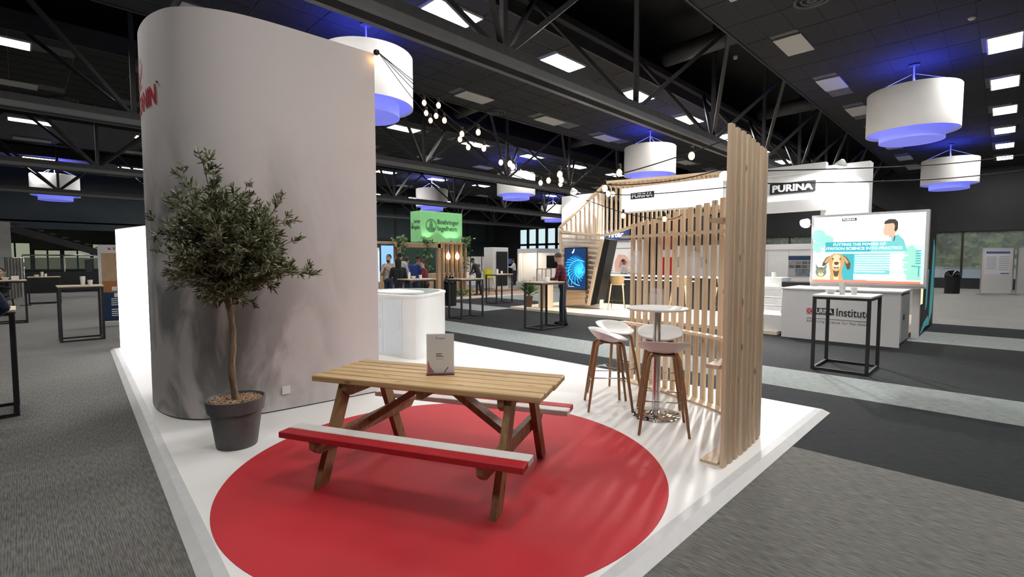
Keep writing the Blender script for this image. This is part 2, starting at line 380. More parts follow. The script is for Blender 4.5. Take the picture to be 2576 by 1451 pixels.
# outside
mat('tarmac', (.22, .23, .24), .9, var=.1)
struct(MB().box((60, 10, -.15), (43.4, 90, .2)).build('ground_outside', 'tarmac'))
def hedge():
    m = bpy.data.materials.new('foliage_far'); m.use_nodes = True; nt = m.node_tree; L = nt.links.new; b = nt.nodes['Principled BSDF']
    tc = nt.nodes.new('ShaderNodeTexCoord'); v = nt.nodes.new('ShaderNodeTexVoronoi'); v.inputs['Scale'].default_value = 3.2; L(tc.outputs['Object'], v.inputs['Vector'])
    r = nt.nodes.new('ShaderNodeValToRGB'); r.color_ramp.elements[0].color = (.06, .12, .03, 1); r.color_ramp.elements[1].color = (.55, .58, .20, 1); r.color_ramp.elements[1].position = .8
    L(v.outputs['Color'], r.inputs[0]); L(r.outputs[0], b.inputs['Base Color']); b.inputs['Roughness'].default_value = .9; M['foliage_far'] = m
    for (y0, y1, x, h, lab) in [(-8, 5.4, 41.5, 4.6, 'tall green hedge outside the windows behind the poster boards'), (7, 17, 41.5, 5.2, 'tall green hedge outside the high window strip by the stands')]:
        mb = MB(); ny, nz = 46, 20; vs = []; fs = []
        for j in range(nz + 1):
            for i in range(ny + 1):
                t_ = PI * .5 * j / nz; rr = R.uniform(-.28, .28)
                vs.append((x - 1.0 * math.cos(t_) + rr, y0 + (y1 - y0) * i / ny, h * math.sin(t_) + R.uniform(-.1, .1) * (j > 0)))
        for j in range(nz):
            for i in range(ny): k = j * (ny + 1) + i; fs.append((k, k + ny + 1, k + ny + 2, k + 1))
        vs += [(x + 1, y, z) for (y, z) in ((y0, 0), (y1, 0), (y1, h), (y0, h))]; q = len(vs) - 4; fs.append((q, q + 1, q + 2, q + 3))
        o = mb.add(vs, fs).build('hedge', 'foliage_far', loc=(x, (y0 + y1) / 2, -.05)); o.location.z = -.06; tag(o, lab, 'hedge'); o['kind'] = 'stuff'
hedge()
mat('blue_white', (.55, .66, .80), .5, var=.05)
t = thing('outdoor_barrier', 'pale blue white low barrier outside the right windows', 'barrier', (39.9, 1.6, -.05))
for k in range(5): MB().box((0, -4.4 + k * 2.2, .62), (.14, 2.12, 1.05), ch=.02).build('panel', 'blue_white', t)
for k in range(6): MB().box((0, -5.5 + k * 2.2, .6), (.1, .08, 1.2)).build('post', 'edge_grey', t)
MB().box((0, 0, 1.22), (.08, 11, .05)).build('top_rail', 'edge_grey', t)
# ------------------------------------------------------------------ ceiling
struct(MB().box((13, 14, ZD + .1), (52, 56, .2)).build('ceiling', 'deck'))
ROWS = {'a': (.2, 3.79), 'b': (8.4, 12.15), 'c': (16.9, 20.75), 'd': (25.85, 29.75), 'e': (35.0, 38.6)}
LX = {'a': (-1.7, 3.7, 11), 'b': (-.7, 3.66, 11), 'c': (-.2, 3.7, 11), 'd': (.5, 3.72, 10), 'e': (.9, 3.75, 8)}
PX = {'a': (6.0, 3.7, 9), 'b': (3.1, 3.68, 10), 'c': (0., 3.7, 11), 'd': (.6, 3.7, 10), 'e': (0.8, 3.7, 8)}
occupied = set()
lm = None
light_lbl = {'a': 'lit rectangular ceiling panel in the row beside the window-side drum lamps', 'b': 'lit rectangular ceiling panel seen through the truss above the slatted screen',
             'c': 'lit rectangular ceiling panel in the row beyond the string of bulbs', 'd': 'lit rectangular ceiling panel in the row above the green cube sign', 'e': 'lit rectangular ceiling panel near the back wall'}
proto = None
for rk, (ly, py) in ROWS.items():
    x0, dx, n = LX[rk]
    for k in range(n):
        x = x0 + dx * k
        if proto is None:
            proto = thing('ceiling_light', light_lbl[rk], 'ceiling light', (x, ly, ZC - .05), 0, 'lit ceiling panels row ' + rk)
            mb = MB()
            for sx in (-1, 1): mb.box((sx * .6, 0, .03), (.03, .62, .06))
            for sy in (-1, 1): mb.box((0, sy * .3, .03), (1.17, .03, .06))
            mb.build('frame', 'lit_frame', proto); MB().box((0, 0, .025), (1.17, .57, .02)).build('diffuser', 'lit_panel', proto)
        else: dup(proto, (x, ly, ZC - .05), 0, light_lbl[rk], 'lit ceiling panels row ' + rk)
        occupied.add((rk, x, ly))
pan_lbl = {'a': 'unlit off-white square ceiling panel in the row beside the window-side drum lamps', 'b': 'unlit off-white ceiling panel in the row behind the large drum lamp', 'c': 'unlit off-white ceiling panel beyond the second roof truss',
           'd': 'unlit off-white ceiling panel above the green cube sign', 'e': 'unlit off-white ceiling panel close to the back wall'}
pp = None
for rk, (ly, py) in ROWS.items():
    x0, dx, n = PX[rk]
    for k in range(n):
        x = x0 + dx * k
        if pp is None:
            pp = MB().box((0, 0, 0), (1.19, .59, .03), ch=.004).build('ceiling_panel', 'unlit_panel'); tag(pp, pan_lbl[rk], 'ceiling panel', 'unlit ceiling panels row ' + rk); pp.location = (x, py, ZC - .025)
        else:
            q = pp.copy(); COL.objects.link(q); q.location = (x, py, ZC - .025); tag(q, pan_lbl[rk], 'ceiling panel', 'unlit ceiling panels row ' + rk)
        occupied.add((rk, x, py))
tile_me = None
for i, (rk, (ly, py)) in enumerate(ROWS.items()):
    y0, y1 = ly - .9, py + .9; xs = -8.
    if rk == 'a': y0 = -.55
    sl = struct(MB().box((15, (y0 + y1) / 2, ZC + .16), (46, y1 - y0, .3)).build('ceiling', 'ceiling_grid'))
    mb = MB()
    for yy in (y0, y1): mb.box((15, yy, ZC + .2), (46, .05, .46))
    mb.build('fascia', 'truss', sl)
    if rk == 'e': continue
    px0 = {'a': 7.2, 'b': -.6, 'c': -1.8, 'd': 4.8}[rk]
    nr = round((y1 - y0) / .6)
    for r_ in range(nr):
        yy = y0 + (y1 - y0) * (r_ + .5) / nr
        x = px0 + (.0)
        while x < 37.6:
            if not any(k[0] == rk and abs(k[1] - x) < .9 and abs(k[2] - yy) < .45 for k in occupied):
                if tile_me is None:
                    o = MB().box((0, 0, 0), (1.18, .58, .016), ch=.003).build('tile', 'ceiling_tile', sl); tile_me = o.data
                else:
                    o = bpy.data.objects.new('tile', tile_me); COL.objects.link(o); o.parent = sl
                o.location = (x, yy, ZC + .002)
            x += 1.2
# round air diffusers
vp = None
for (x, y, lab) in [(11.98, 12.75, 'round black ceiling diffuser beside the unlit panel near the bulb string'), (11.32, 2.9, 'round black ceiling diffuser on the tiles above the counter stand'), (5.55, 9.15, 'round black ceiling diffuser beside the large lit panel'),
                    (1.25, 21.6, 'round black ceiling diffuser left of the tower wall'), (1.7, 30.3, 'round black ceiling diffuser above the left bar tables'), (12.5, 21.4, 'round black ceiling diffuser right of the tower edge')]:
    if vp is None:
        vp = thing('ceiling_vent', lab, 'ceiling vent', (x, y, ZC - .05), 0, 'round ceiling vents')
        for k, (r0, r1) in enumerate([(.34, .27), (.22, .16), (.11, .02)]):
            MB().lathe([(r0, .05), (r0, -.0), (r0 - .015, -.02), (r1 + .01, .01), (r1, .05)], 36).build('ring', 'vent', vp, True)
    else: dup(vp, (x, y, ZC - .05), 0, lab)
# smoke detectors
for (px, py, lab) in [(1850, 149, 'small white smoke detector in the dark roof void'), (2445, 50, 'small white detector on the tiles beside the lit panels')]:
    c = G(px, py, 6.75 if px > 2000 else 8.5)
    o = MB().lathe([(0, 0), (.05, .005), (.07, .03), (.07, .1)], 16).build('smoke_detector', 'unlit_panel', None, True); o.location = c; tag(o, lab, 'detector')
# ------------------------------------------------------------------ roof trusses along X
TR = [(6.1, 1.7, 4.2, 9, 'dark steel roof truss with pale twin track passing above the slatted screen'), (15.0, 2.1, 4.2, 9, 'dark steel roof truss behind the tower and the nearest drum lamp'),
      (24.0, 2.2, 4.2, 9, 'dark steel roof truss crossing in front of the drum lamp over the green cube'), (33.2, 1.5, 4.2, 9, 'dark steel roof truss furthest back, before the back wall')]
for (Y, x0, dx, n, lab) in TR:
    t = thing('roof_truss', lab, 'truss', (x0, Y, 4.83), 0, 'roof trusses')
    xa, xb = -7.5 - x0, 37.9 - x0
    MB().box(((xa + xb) / 2, 0, .2), (xb - xa, .40, .16)).build('bottom_chord', 'truss', t)
    for sy in (-1, 1):
        MB().box(((xa + xb) / 2, sy * .15, .06), (xb - xa, .10, .12)).build('track_rail', 'rail', t)
        MB().box(((xa + xb) / 2, sy * 1.28, 2.30), (xb - xa, .16, .16)).build('top_chord', 'truss', t)
    me1 = {}
    for k in range(-1, n):
        X = k * dx
        for sx in (-1, 1):
            for sy in (-1, 1):
                if (sx, sy) not in me1:
                    o = MB().beam((0, 0, .2), (sx * dx / 2, sy * 1.25, 2.3), .085, .085).build('web_member', 'truss', t); me1[(sx, sy)] = o.data
                else:
                    o = bpy.data.objects.new('web_member', me1[(sx, sy)]); COL.objects.link(o); o.parent = t
                o.location = (X, 0, 0)
        if 'v' not in me1:
            o = MB().beam((0, 0, .2), (0, 0, 3.76), .10, .10).build('hanger', 'truss', t); me1['v'] = o.data
        else:
            o = bpy.data.objects.new('hanger', me1['v']); COL.objects.link(o); o.parent = t
        o.location = (X, 0, 0)
# ducts in the void
for i, (x, y0, y1, lab) in enumerate([(13.6, 4.9, 7.3, 'round black air duct in the roof void right of the slatted screen'), (21.5, 4.9, 7.3, 'round black air duct in the roof void over the counter stand'), (12.6, 13.2, 15.8, 'round black air duct in the roof void near the bulb string'), (20.0, 13.2, 15.8, 'round black air duct in the roof void behind the white drum lamp')]):
    o = MB().tube([(x - .1, y0, 7.55), (x + .1, y1, 7.55)], .26, 18).build('air_duct', 'vent', None, True, loc=(x, (y0 + y1) / 2, 7.55)); tag(o, lab, 'duct', 'air ducts')
# ------------------------------------------------------------------ drum pendants
dp = None
def blue_up(x, y):
    l = bpy.data.lights.new('drum_lamp', 'AREA'); l.shape = 'DISK'; l.size = 1.2; l.color = (.05, .075, 1.); l.energy = 80; lo = bpy.data.objects.new('drum_lamp', l); COL.objects.link(lo)
    lo.location = (x, y, 6.0); lo.rotation_euler = (PI, 0, 0)
for (x, y, lab) in [(17.0, 1.9, 'large white fabric drum pendant with blue glow nearest the window-side lit panels'), (29.6, 1.9, 'white drum pendant with blue glow above the poster boards'),
                    (5.6, 10.15, 'huge white drum pendant with blue underside half hidden by the tower wall'), (18.0, 10.2, 'white drum pendant with blue underside above the slatted stand header'),
                    (18.5, 18.2, 'white drum pendant with blue underside behind the strings of bulbs'), (18.7, 25.9, 'white drum pendant with blue underside just above the green cube'),
                    (31.4, 26.6, 'white drum pendant with blue underside behind the wooden ribbon arch'), (1.5, 35.8, 'white drum pendant with blue underside left of the tower wall')]:
    if dp is None:
        dp = thing('drum_pendant', lab, 'pendant lamp', (x, y, 4.78), 0, 'drum pendants')
        MB().lathe([(.985, .24), (1.0, .22), (1.0, 1.30), (.985, 1.32), (.97, 1.30), (.97, .24), (.985, .24)], 64).build('outer_shade', 'drum_fabric', dp, True, ang=40)
        MB().lathe([(.70, .27), (.97, .27), (.97, .29), (.70, .29)], 64).build('ring_diffuser', 'blue_glow', dp)
        MB().lathe([(.69, .0), (.70, .0), (.70, .30), (.69, .30), (.69, .0)], 64).build('inner_shade', 'blue_glow2', dp, True, ang=40)
        MB().lathe([(0, .012), (.69, .012), (.69, .02), (0, .02)], 64).build('bottom_diffuser', 'blue_glow', dp)
        mb = MB(); mb.tube([(0, 0, 1.25), (0, 0, 2.0)], .02)
        for a in range(3):
            an = a * 2.1; mb.tube([(.05 * math.cos(an), .05 * math.sin(an), 1.75), (.97 * math.cos(an), .97 * math.sin(an), 1.31)], .008, 6)
        mb.build('suspension', 'edge_grey', dp)
        MB().lathe([(0, .02), (.12, .02), (.12, 0), (0, 0)], 20, c=(0, 0, 1.98)).build('ceiling_rose', 'dark_plastic', dp, True, ang=40)
    else: dup(dp, (x, y, 4.78), 0, lab)
    blue_up(x, y)
# ================================================================== the stand with the picnic table
SZ = .05
# platform with its grey edging
OUT = [(.47, 1.23), (5.95, 1.23), (5.95, 11.2), (1.075, 11.2)]
def inset(poly, d):
    n = len(poly); res = []
    for i in range(n):
        a, b, c = Vector(poly[i - 1]), Vector(poly[i]), Vector(poly[(i + 1) % n])
        e0 = (b - a).normalized(); e1 = (c - b).normalized(); n0 = Vector((-e0.y, e0.x)); n1 = Vector((-e1.y, e1.x))
        k = (n0 + n1); k = k / (1 + n0.dot(n1)); res.append(tuple(b + k * d))
    return res
I1 = inset(OUT, .058); I2 = inset(OUT, .115)
pl = thing('exhibition_platform', 'low white exhibition platform under the picnic table with grey edging', 'platform', (3.2, 6.2, 0))
MB().prism(I2, 0, SZ).build('deck', 'white_floor', pl, world=True)
for i in range(4):
    j = (i + 1) % 4
    mb = MB(); mb.add([(*OUT[i], .004), (*OUT[j], .004), (*I1[j], SZ - .006), (*I1[i], SZ - .006), (*OUT[i], 0), (*OUT[j], 0), (*I1[j], 0), (*I1[i], 0)], [(0, 1, 2, 3), (4, 7, 6, 5), (0, 4, 5, 1)])
    mb.build('ramp_edge', 'edge_light', pl, world=True)
    mb = MB(); mb.add([(*I1[i], SZ - .006), (*I1[j], SZ - .006), (*I2[j], SZ), (*I2[i], SZ), (*I1[i], 0), (*I1[j], 0), (*I2[j], 0), (*I2[i], 0)], [(0, 1, 2, 3), (4, 7, 6, 5), (0, 4, 5, 1), (2, 6, 7, 3)])
    mb.build('edge_trim', 'edge_grey', pl, world=True)
o = MB().lathe([(0, .003), (1.583, .003), (1.585, .002), (1.585, 0), (0, 0)], 128).build('floor_decal', 'red_vinyl'); o.location = (2.285, 2.935, SZ); tag(o, 'large round red vinyl disc on the white platform under the picnic table', 'floor decal')
# ------------------------------------------------------------------ tower wall
def tower_mat():
    m = bpy.data.materials.new('tower_print'); m.use_nodes = True; nt = m.node_tree; L = nt.links.new; b = nt.nodes['Principled BSDF']
    tc = nt.nodes.new('ShaderNodeTexCoord'); sp = nt.nodes.new('ShaderNodeSeparateXYZ'); L(tc.outputs['Object'], sp.inputs[0])
    def mrange(src, a, b_, c=0., d=1.):
        q = nt.nodes.new('ShaderNodeMapRange'); q.interpolation_type = 'SMOOTHSTEP'; q.inputs[1].default_value = a; q.inputs[2].default_value = b_; q.inputs[3].default_value = c; q.inputs[4].default_value = d; L(src, q.inputs[0]); return q.outputs[0]
    def mul(a, b_, op='MULTIPLY'):
        q = nt.nodes.new('ShaderNodeMath'); q.operation = op; q.use_clamp = True
        for i, z in enumerate((a, b_)):
            if isinstance(z, (int, float)): q.inputs[i].default_value = z
            else: L(z, q.inputs[i])
        return q.outputs[0]
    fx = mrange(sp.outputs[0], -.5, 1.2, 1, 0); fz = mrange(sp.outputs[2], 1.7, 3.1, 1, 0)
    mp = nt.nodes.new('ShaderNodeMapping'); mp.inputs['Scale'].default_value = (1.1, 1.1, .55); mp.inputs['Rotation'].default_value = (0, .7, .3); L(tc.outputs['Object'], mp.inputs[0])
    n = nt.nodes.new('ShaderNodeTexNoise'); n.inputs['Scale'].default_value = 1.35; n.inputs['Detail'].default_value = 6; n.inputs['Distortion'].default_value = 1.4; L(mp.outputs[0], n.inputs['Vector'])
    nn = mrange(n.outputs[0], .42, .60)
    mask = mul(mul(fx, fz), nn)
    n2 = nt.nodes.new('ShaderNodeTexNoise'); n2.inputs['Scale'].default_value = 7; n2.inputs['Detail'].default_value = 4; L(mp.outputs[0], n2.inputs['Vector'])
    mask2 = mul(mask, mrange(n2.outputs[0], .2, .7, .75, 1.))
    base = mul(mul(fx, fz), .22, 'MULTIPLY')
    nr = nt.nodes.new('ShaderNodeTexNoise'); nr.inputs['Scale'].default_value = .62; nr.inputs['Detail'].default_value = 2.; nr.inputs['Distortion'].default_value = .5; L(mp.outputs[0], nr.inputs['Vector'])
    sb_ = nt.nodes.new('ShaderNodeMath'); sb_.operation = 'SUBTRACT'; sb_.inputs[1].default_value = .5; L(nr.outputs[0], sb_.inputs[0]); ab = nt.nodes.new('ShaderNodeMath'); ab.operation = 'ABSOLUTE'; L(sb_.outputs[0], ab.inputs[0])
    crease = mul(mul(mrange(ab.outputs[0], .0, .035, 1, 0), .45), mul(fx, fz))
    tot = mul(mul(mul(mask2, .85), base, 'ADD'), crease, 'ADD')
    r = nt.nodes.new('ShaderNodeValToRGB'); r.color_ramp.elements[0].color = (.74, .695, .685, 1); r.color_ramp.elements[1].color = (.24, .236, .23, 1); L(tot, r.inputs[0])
    L(r.outputs[0], b.inputs['Base Color']); b.inputs['Roughness'].default_value = .85
    n4 = nt.nodes.new('ShaderNodeTexNoise'); n4.inputs['Scale'].default_value = 260; L(tc.outputs['Object'], n4.inputs['Vector'])
    bp = nt.nodes.new('ShaderNodeBump'); bp.inputs['Strength'].default_value = .12; bp.inputs['Distance'].default_value = .003; L(n4.outputs[0], bp.inputs['Height']); L(bp.outputs[0], b.inputs['Normal'])
    M['tower_print'] = m
tower_mat()
TP = smooth_curve([(2.95, 5.17), (2.3, 5.195), (1.72, 5.235), (1.36, 5.34), (1.11, 5.54), (1.0, 5.78), (.95, 6.1), (.965, 6.5), (1.06, 6.85), (1.3, 7.15), (1.7, 7.3), (2.3, 7.34), (2.95, 7.34)], 10)
TL = [0.]
for i in range(1, len(TP)): TL.append(TL[-1] + (TP[i] - TP[i - 1]).length)
def tower_pt(s, z, off=0.):
    i = max(1, min(len(TL) - 1, next((k for k in range(len(TL)) if TL[k] >= s), len(TL) - 1)))
    t = (s - TL[i - 1]) / max(1e-6, TL[i] - TL[i - 1]); p = TP[i - 1].lerp(TP[i], t)
    def tan(k): return (TP[min(len(TP) - 1, k + 1)] - TP[max(0, k - 1)]).normalized()
    d = tan(i - 1).lerp(tan(i), t); nrm = Vector((-d.y, d.x)) * -1
    nrm = Vector((d.y, -d.x)) * -1
    return Vector((p.x + nrm.x * off, p.y + nrm.y * off, z))
TH = 3.95
tw = thing('tower_wall', 'tall white curved exhibition tower wall with faint grey print and red logo', 'display wall', (1.7, 6.2, SZ))
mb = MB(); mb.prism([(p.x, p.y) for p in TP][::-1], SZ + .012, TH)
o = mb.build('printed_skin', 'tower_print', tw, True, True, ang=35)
MB().prism([(1.7 + (p.x - 1.7) * .995, 6.2 + (p.y - 6.2) * .995) for p in TP][::-1], SZ, SZ + .013).build('plinth', 'charcoal', tw, world=True)
s_end = next(TL[k] for k in range(len(TP)) if TP[k].y > 5.80)
def wrap(vs, fs, m, s0, s1, z0, z1, name, curve=None):
    mb = MB(); mb.add([tower_pt(s0 + (s1 - s0) * (1 - x), z0 + (z1 - z0) * y, .006) for x, y in vs], fs); return mb.build(name, m, tw, world=True)
def sgn():
    p = tower_pt(s_end, 3.2, .1); q = tower_pt(s_end, 3.2, 0); return (p - q)
if sgn().dot(Vector((-1, -1, 0))) < 0:
    _tp = tower_pt
    def tower_pt(s, z, off=0.): return _tp(s, z, -off)
vs, fs = text_geo('ROYAL CANIN', .035, spacing=1.02)
wrap(vs, fs, 'print_red', s_end, s_end + 1.45, 3.10, 3.29, 'lettering')
def stroke(pts, w0):                      # a tapered stroke on the wall (s, z)
    mb = MB(); n = len(pts); vs = []; fs = []
    for i, (a, z) in enumerate(pts):
        k = w0 * (.25 + .75 * math.sin(PI * (i + .5) / n)); d = Vector(pts[min(n - 1, i + 1)]) - Vector(pts[max(0, i - 1)]); d.normalize()
        vs += [tower_pt(a - d.y * k, z + d.x * k, .006), tower_pt(a + d.y * k, z - d.x * k, .006)]
    for i in range(n - 1): fs.append((2 * i, 2 * i + 1, 2 * i + 3, 2 * i + 2))
    mb.add(vs, fs); mb.build('crown_stroke', 'print_red', tw, world=True)
sc = s_end + .725
for sg in (-1, 1):
    for k, (w_, h_, h0) in enumerate([(.34, .20, .02), (.25, .18, .03), (.15, .16, .04)]):
        stroke([(sc + sg * (w_ * .25 + w_ * (1 - (j / 8 - 1) ** 2) * .75), 3.36 + h0 + h_ * j / 8) for j in range(9)], .016)
    stroke([(sc + sg * (.02 + .3 * j / 8), 3.35 + .02 * (j / 8) ** 2) for j in range(9)], .012)
    for k in range(3): stroke([(sc + sg * (.27 - k * .075), 3.585 + .012 * k + .06 * j / 4) for j in range(5)], .010)
stroke([(sc, 3.37 + .24 * j / 6) for j in range(7)], .014)
text_p = tower_pt(s_end - .025, 3.30, .006)
MB().box(text_p, (.014, .014, .014)).build('trademark_dot', 'print_black', tw, world=True)
# hook lamp at the tower's top corner
HOOK = Vector((2.94, 5.13, 3.93))
# power socket
sp_ = GY(718, 980, 5.222)
t = thing('power_socket', 'small white power socket low on the tower wall', 'socket', (sp_.x, sp_.y - .003, sp_.z))
MB().box((0, -.004, 0), (.082, .012, .082), ch=.003).build('plate', 'white_lacquer', t)
MB().lathe([(0, 0), (.02, 0), (.02, .004), (0, .004)], 18).build('outlet', 'print_grey', t).rotation_euler = (PI / 2, 0, 0)
t.children[1].location = (0, -.0105, 0)
MB().box((.004, -.016, .004), (.018, .006, .006)).build('earth_pin', 'print_black', t)
# ------------------------------------------------------------------ olive tree in a pot
tb = G(597, 1118, SZ); TB = Vector((tb.x, tb.y, SZ))
ot = thing('potted_olive_tree', 'slender olive tree in a dark grey plastic pot before the tower wall', 'potted tree', TB)
MB().lathe([(0, 0), (.150, 0), (.155, .01), (.196, .30), (.212, .302), (.214, .315), (.226, .395), (.226, .405), (.214, .408), (.208, .395), (.20, .37), (0, .365)], 48).build('pot', 'pot', ot, True, ang=35)
mb = MB(); nr, na = 10, 40; vs = [(0, 0, .385)]; fs = []
for j in range(1, nr + 1):
    for i in range(na):
        a = 2 * PI * i / na; r_ = .203 * j / nr; vs.append((r_ * math.cos(a), r_ * math.sin(a), .378 + R.uniform(-.008, .009)))
for i in range(na): fs.append((0, 1 + i, 1 + (i + 1) % na))
for j in range(nr - 1):
    for i in range(na): fs.append((1 + j * na + i, 1 + (j + 1) * na + i, 1 + (j + 1) * na + (i + 1) % na, 1 + j * na + (i + 1) % na))
mb.add(vs, fs)
for k in range(420):                       # loose bark chips
    a = R.uniform(0, 2 * PI); r_ = .195 * math.sqrt(R.random()); L_ = R.uniform(.012, .035)
    mb.box((r_ * math.cos(a), r_ * math.sin(a), .388 + R.uniform(-.004, .008)), (L_, R.uniform(.004, .010), .003), Rm=Matrix.Rotation(R.uniform(0, PI), 3, 'Z') @ Matrix.Rotation(R.uniform(-.5, .5), 3, 'Y'))
o = mb.build('bark_mulch', 'mulch', ot); o['kind'] = 'stuff'
_fh = Vector((_s, _s, 0))
DEP = TB.dot(_fh); PM = F / DEP            # pixels per metre at the tree
def tpt(px, py, dd=0.):
    w_ = GD(px, py, DEP) - TB; return Vector((w_.x, w_.y, w_.z)) + _fh * dd
trunk = smooth_curve([(0.0, 0, .37), tpt(583, 930), tpt(585, 860, .01), tpt(582, 800), tpt(574, 765), tpt(573, 735)], 5)
trunk[0] = Vector((trunk[0].x, trunk[0].y, .37))
MB().tube(trunk, [.027 - .008 * i / len(trunk) + .0025 * math.sin(i * 1.7) for i in range(len(trunk))], 12).build('trunk', 'bark', ot, True)
fork = trunk[-1]
LEAD = [(515, 382, .05), (470, 425, -.1), (398, 492, .05), (430, 455, .22), (540, 400, -.2), (580, 450, .25), (630, 490, -.25), (718, 497, .0), (700, 540, .2), (755, 602, -.05), (778, 690, .1), (740, 650, -.25), (690, 610, -.35),
        (450, 560, -.35), (450, 640, .1), (470, 600, .4), (440, 725, .0), (500, 690, -.3), (540, 640, -.45), (610, 600, -.45), (640, 680, -.3), (660, 720, .1), (600, 520, -.42), (540, 520, -.4), (520, 560, .42), (600, 570, .45), (650, 640, .38), (580, 690, .4), (490, 500, -.25), (655, 555, -.4), (560, 470, -.1), (700, 690, .3), (520, 740, .15), (620, 740, -.15), (480, 640, -.35), (575, 580, -.1), (530, 600, 0), (620, 560, .1), (590, 650, .0), (455, 690, -.1), (442, 600, .05), (450, 665, .25), (470, 545, .1), (640, 600, -.5), (520, 680, -.4), (700, 660, -.1), (560, 730, -.25), (490, 720, .1), (690, 640, .05), (720, 625, -.15), (680, 690, -.2), (730, 685, .0), (650, 700, .25), (540, 755, .05), (610, 760, .1)]
br = MB(); lf = MB()
def leaf(p, d, L_, w_):
    d = d.normalized(); sd = d.cross(Vector((R.uniform(-1, 1), R.uniform(-1, 1), R.uniform(-1, 1))))
    if sd.length < .05: sd = d.orthogonal()
    sd.normalize(); nn = d.cross(sd)
    lf.mi = R.choice((0, 0, 0, 1, 1, 2))
    q = lambda t, s_, h_=0.: p + d * (L_ * t) + sd * (w_ * s_) + nn * h_
    lf.add([q(0, 0), q(.3, .45, .003), q(.72, .38, .004), q(1, 0, -.002), q(.72, -.38, .004), q(.3, -.45, .003), q(.5, 0, -.003)], [(0, 1, 6), (1, 2, 6), (2, 3, 6), (3, 4, 6), (4, 5, 6), (5, 0, 6)])
def twig(p0, d, L_, dens=12):
    pts = [p0]; d = d.normalized(); n = 6
    for i in range(n):
        d = (d + Vector((R.uniform(-.2, .2), R.uniform(-.2, .2), R.uniform(-.14, .2)))).normalized(); pts.append(pts[-1] + d * (L_ / n))
    br.tube(pts, [.0028 * (1 - i / (n + 1)) + .0008 for i in range(n + 1)], 4, False)
    for i in range(dens):
        t_ = R.uniform(.12, 1.) * n; k = min(n - 1, int(t_)); p = pts[k].lerp(pts[k + 1], t_ - k); dd = pts[k + 1] - pts[k]
        rd = Vector((R.uniform(-1, 1), R.uniform(-1, 1), R.uniform(-.9, .9))); leaf(p, dd.normalized() * .75 + rd * .85, R.uniform(.042, .074), R.uniform(.010, .016))
    leaf(pts[-1], d, .05, .012)
for k in range(95):                        # inner boughs fill the round crown
    while True:
        a, b, c = R.uniform(-1, 1), R.uniform(-1, 1), R.uniform(-1, 1)
        if .25 < a * a + b * b + c * c < 1: break
    LEAD.append((586 + a * 128, 598 + b * 118 + .1 * a * 100, c * .40))
for li, (px, py, dd) in enumerate(LEAD):
    tip = tpt(583 + (px - 583) * .90, 600 + (py - 600) * .92 + 6, dd * .9); ctrl = fork.lerp(tip, .5) + Vector((R.uniform(-.05, .05), R.uniform(-.05, .05), .07)); L0 = (tip - fork).length
    pts = [(1 - t) ** 2 * fork + 2 * t * (1 - t) * ctrl + t * t * tip for t in [i / 9 for i in range(10)]]
    br.tube(pts, [(.0095 if li < 55 else .004) * (1 - i / 10) + .0012 for i in range(10)], 5, False)
    n = int(5 + L0 * 9) if li < 55 else 5
    for k in range(n):
        t = R.uniform(.22 if li < 55 else .6, 1.); i = min(8, int(t * 9)); p = pts[i].lerp(pts[i + 1], t * 9 - i); d = (pts[i + 1] - pts[i]).normalized() * R.uniform(.5, 1.2) + Vector((R.uniform(-1, 1), R.uniform(-1, 1), R.uniform(-.8, .9))) * 1.1
        twig(p, d, R.uniform(.08, .18) * (1.15 - .5 * t), R.randint(10, 15))
    twig(tip, pts[-1] - pts[-2], .08, 12)
for k in range(10): twig(trunk[-1 - R.randint(0, 5)], Vector((R.uniform(-1, 1), R.uniform(-1, 1), R.uniform(-.3, .3))), .12, 12)
br.build('branches', 'bark', ot, True)
mat('olive_dark', (.105, .122, .055), .5, var=.25, scale=30); mat('olive_mid', (.21, .23, .12), .5, var=.25, scale=30); mat('olive_pale', (.40, .41, .29), .55, var=.2, scale=30)
o = lf.build('foliage', ['olive_dark', 'olive_mid', 'olive_pale'], ot); o['kind'] = 'stuff'
for (px, py) in [(726, 648), (560, 520), (600, 640), (505, 700), (690, 620), (640, 700)]:
    c = tpt(px, py, -.3 if px < 700 else 0); MB().sphere(c, (.008, .008, .010), 8, 6).build('olive', 'olive_dark', ot, True)
# ------------------------------------------------------------------ picnic table
PT = Vector((2.14, 2.905, SZ)); pd = Vector((.431, -.902, 0)).normalized(); prz = math.atan2(pd.y, pd.x)
pt = thing('picnic_table', 'wooden picnic table with red and white painted benches on the red disc', 'picnic table', PT, prz)
TZ = .71                                   # table-top height over the platform
nW = 6; wW = .65
for k in range(nW):
    y = -wW / 2 + wW * (k + .5) / nW
    MB().box((0, 0, 0), (1.745 + R.uniform(-.008, .008), wW / nW - .012, .042), ch=.006).build('top_plank', 'wood_picnic', pt).location = (R.uniform(-.004, .004), y, TZ - .021 + R.uniform(-.0015, .0015))
for sy, cols in ((-1, ('red_paint', 'white_paint')), (1, ('red_paint', 'white_paint'))):
    for k, c in enumerate(cols):
        y = sy * (.545 + (.052 if k == 0 else -.052))
        MB().box((0, 0, 0), (1.735, .098, .042), ch=.005).build('bench_plank', c, pt).location = (.0, y, .40 - .021)
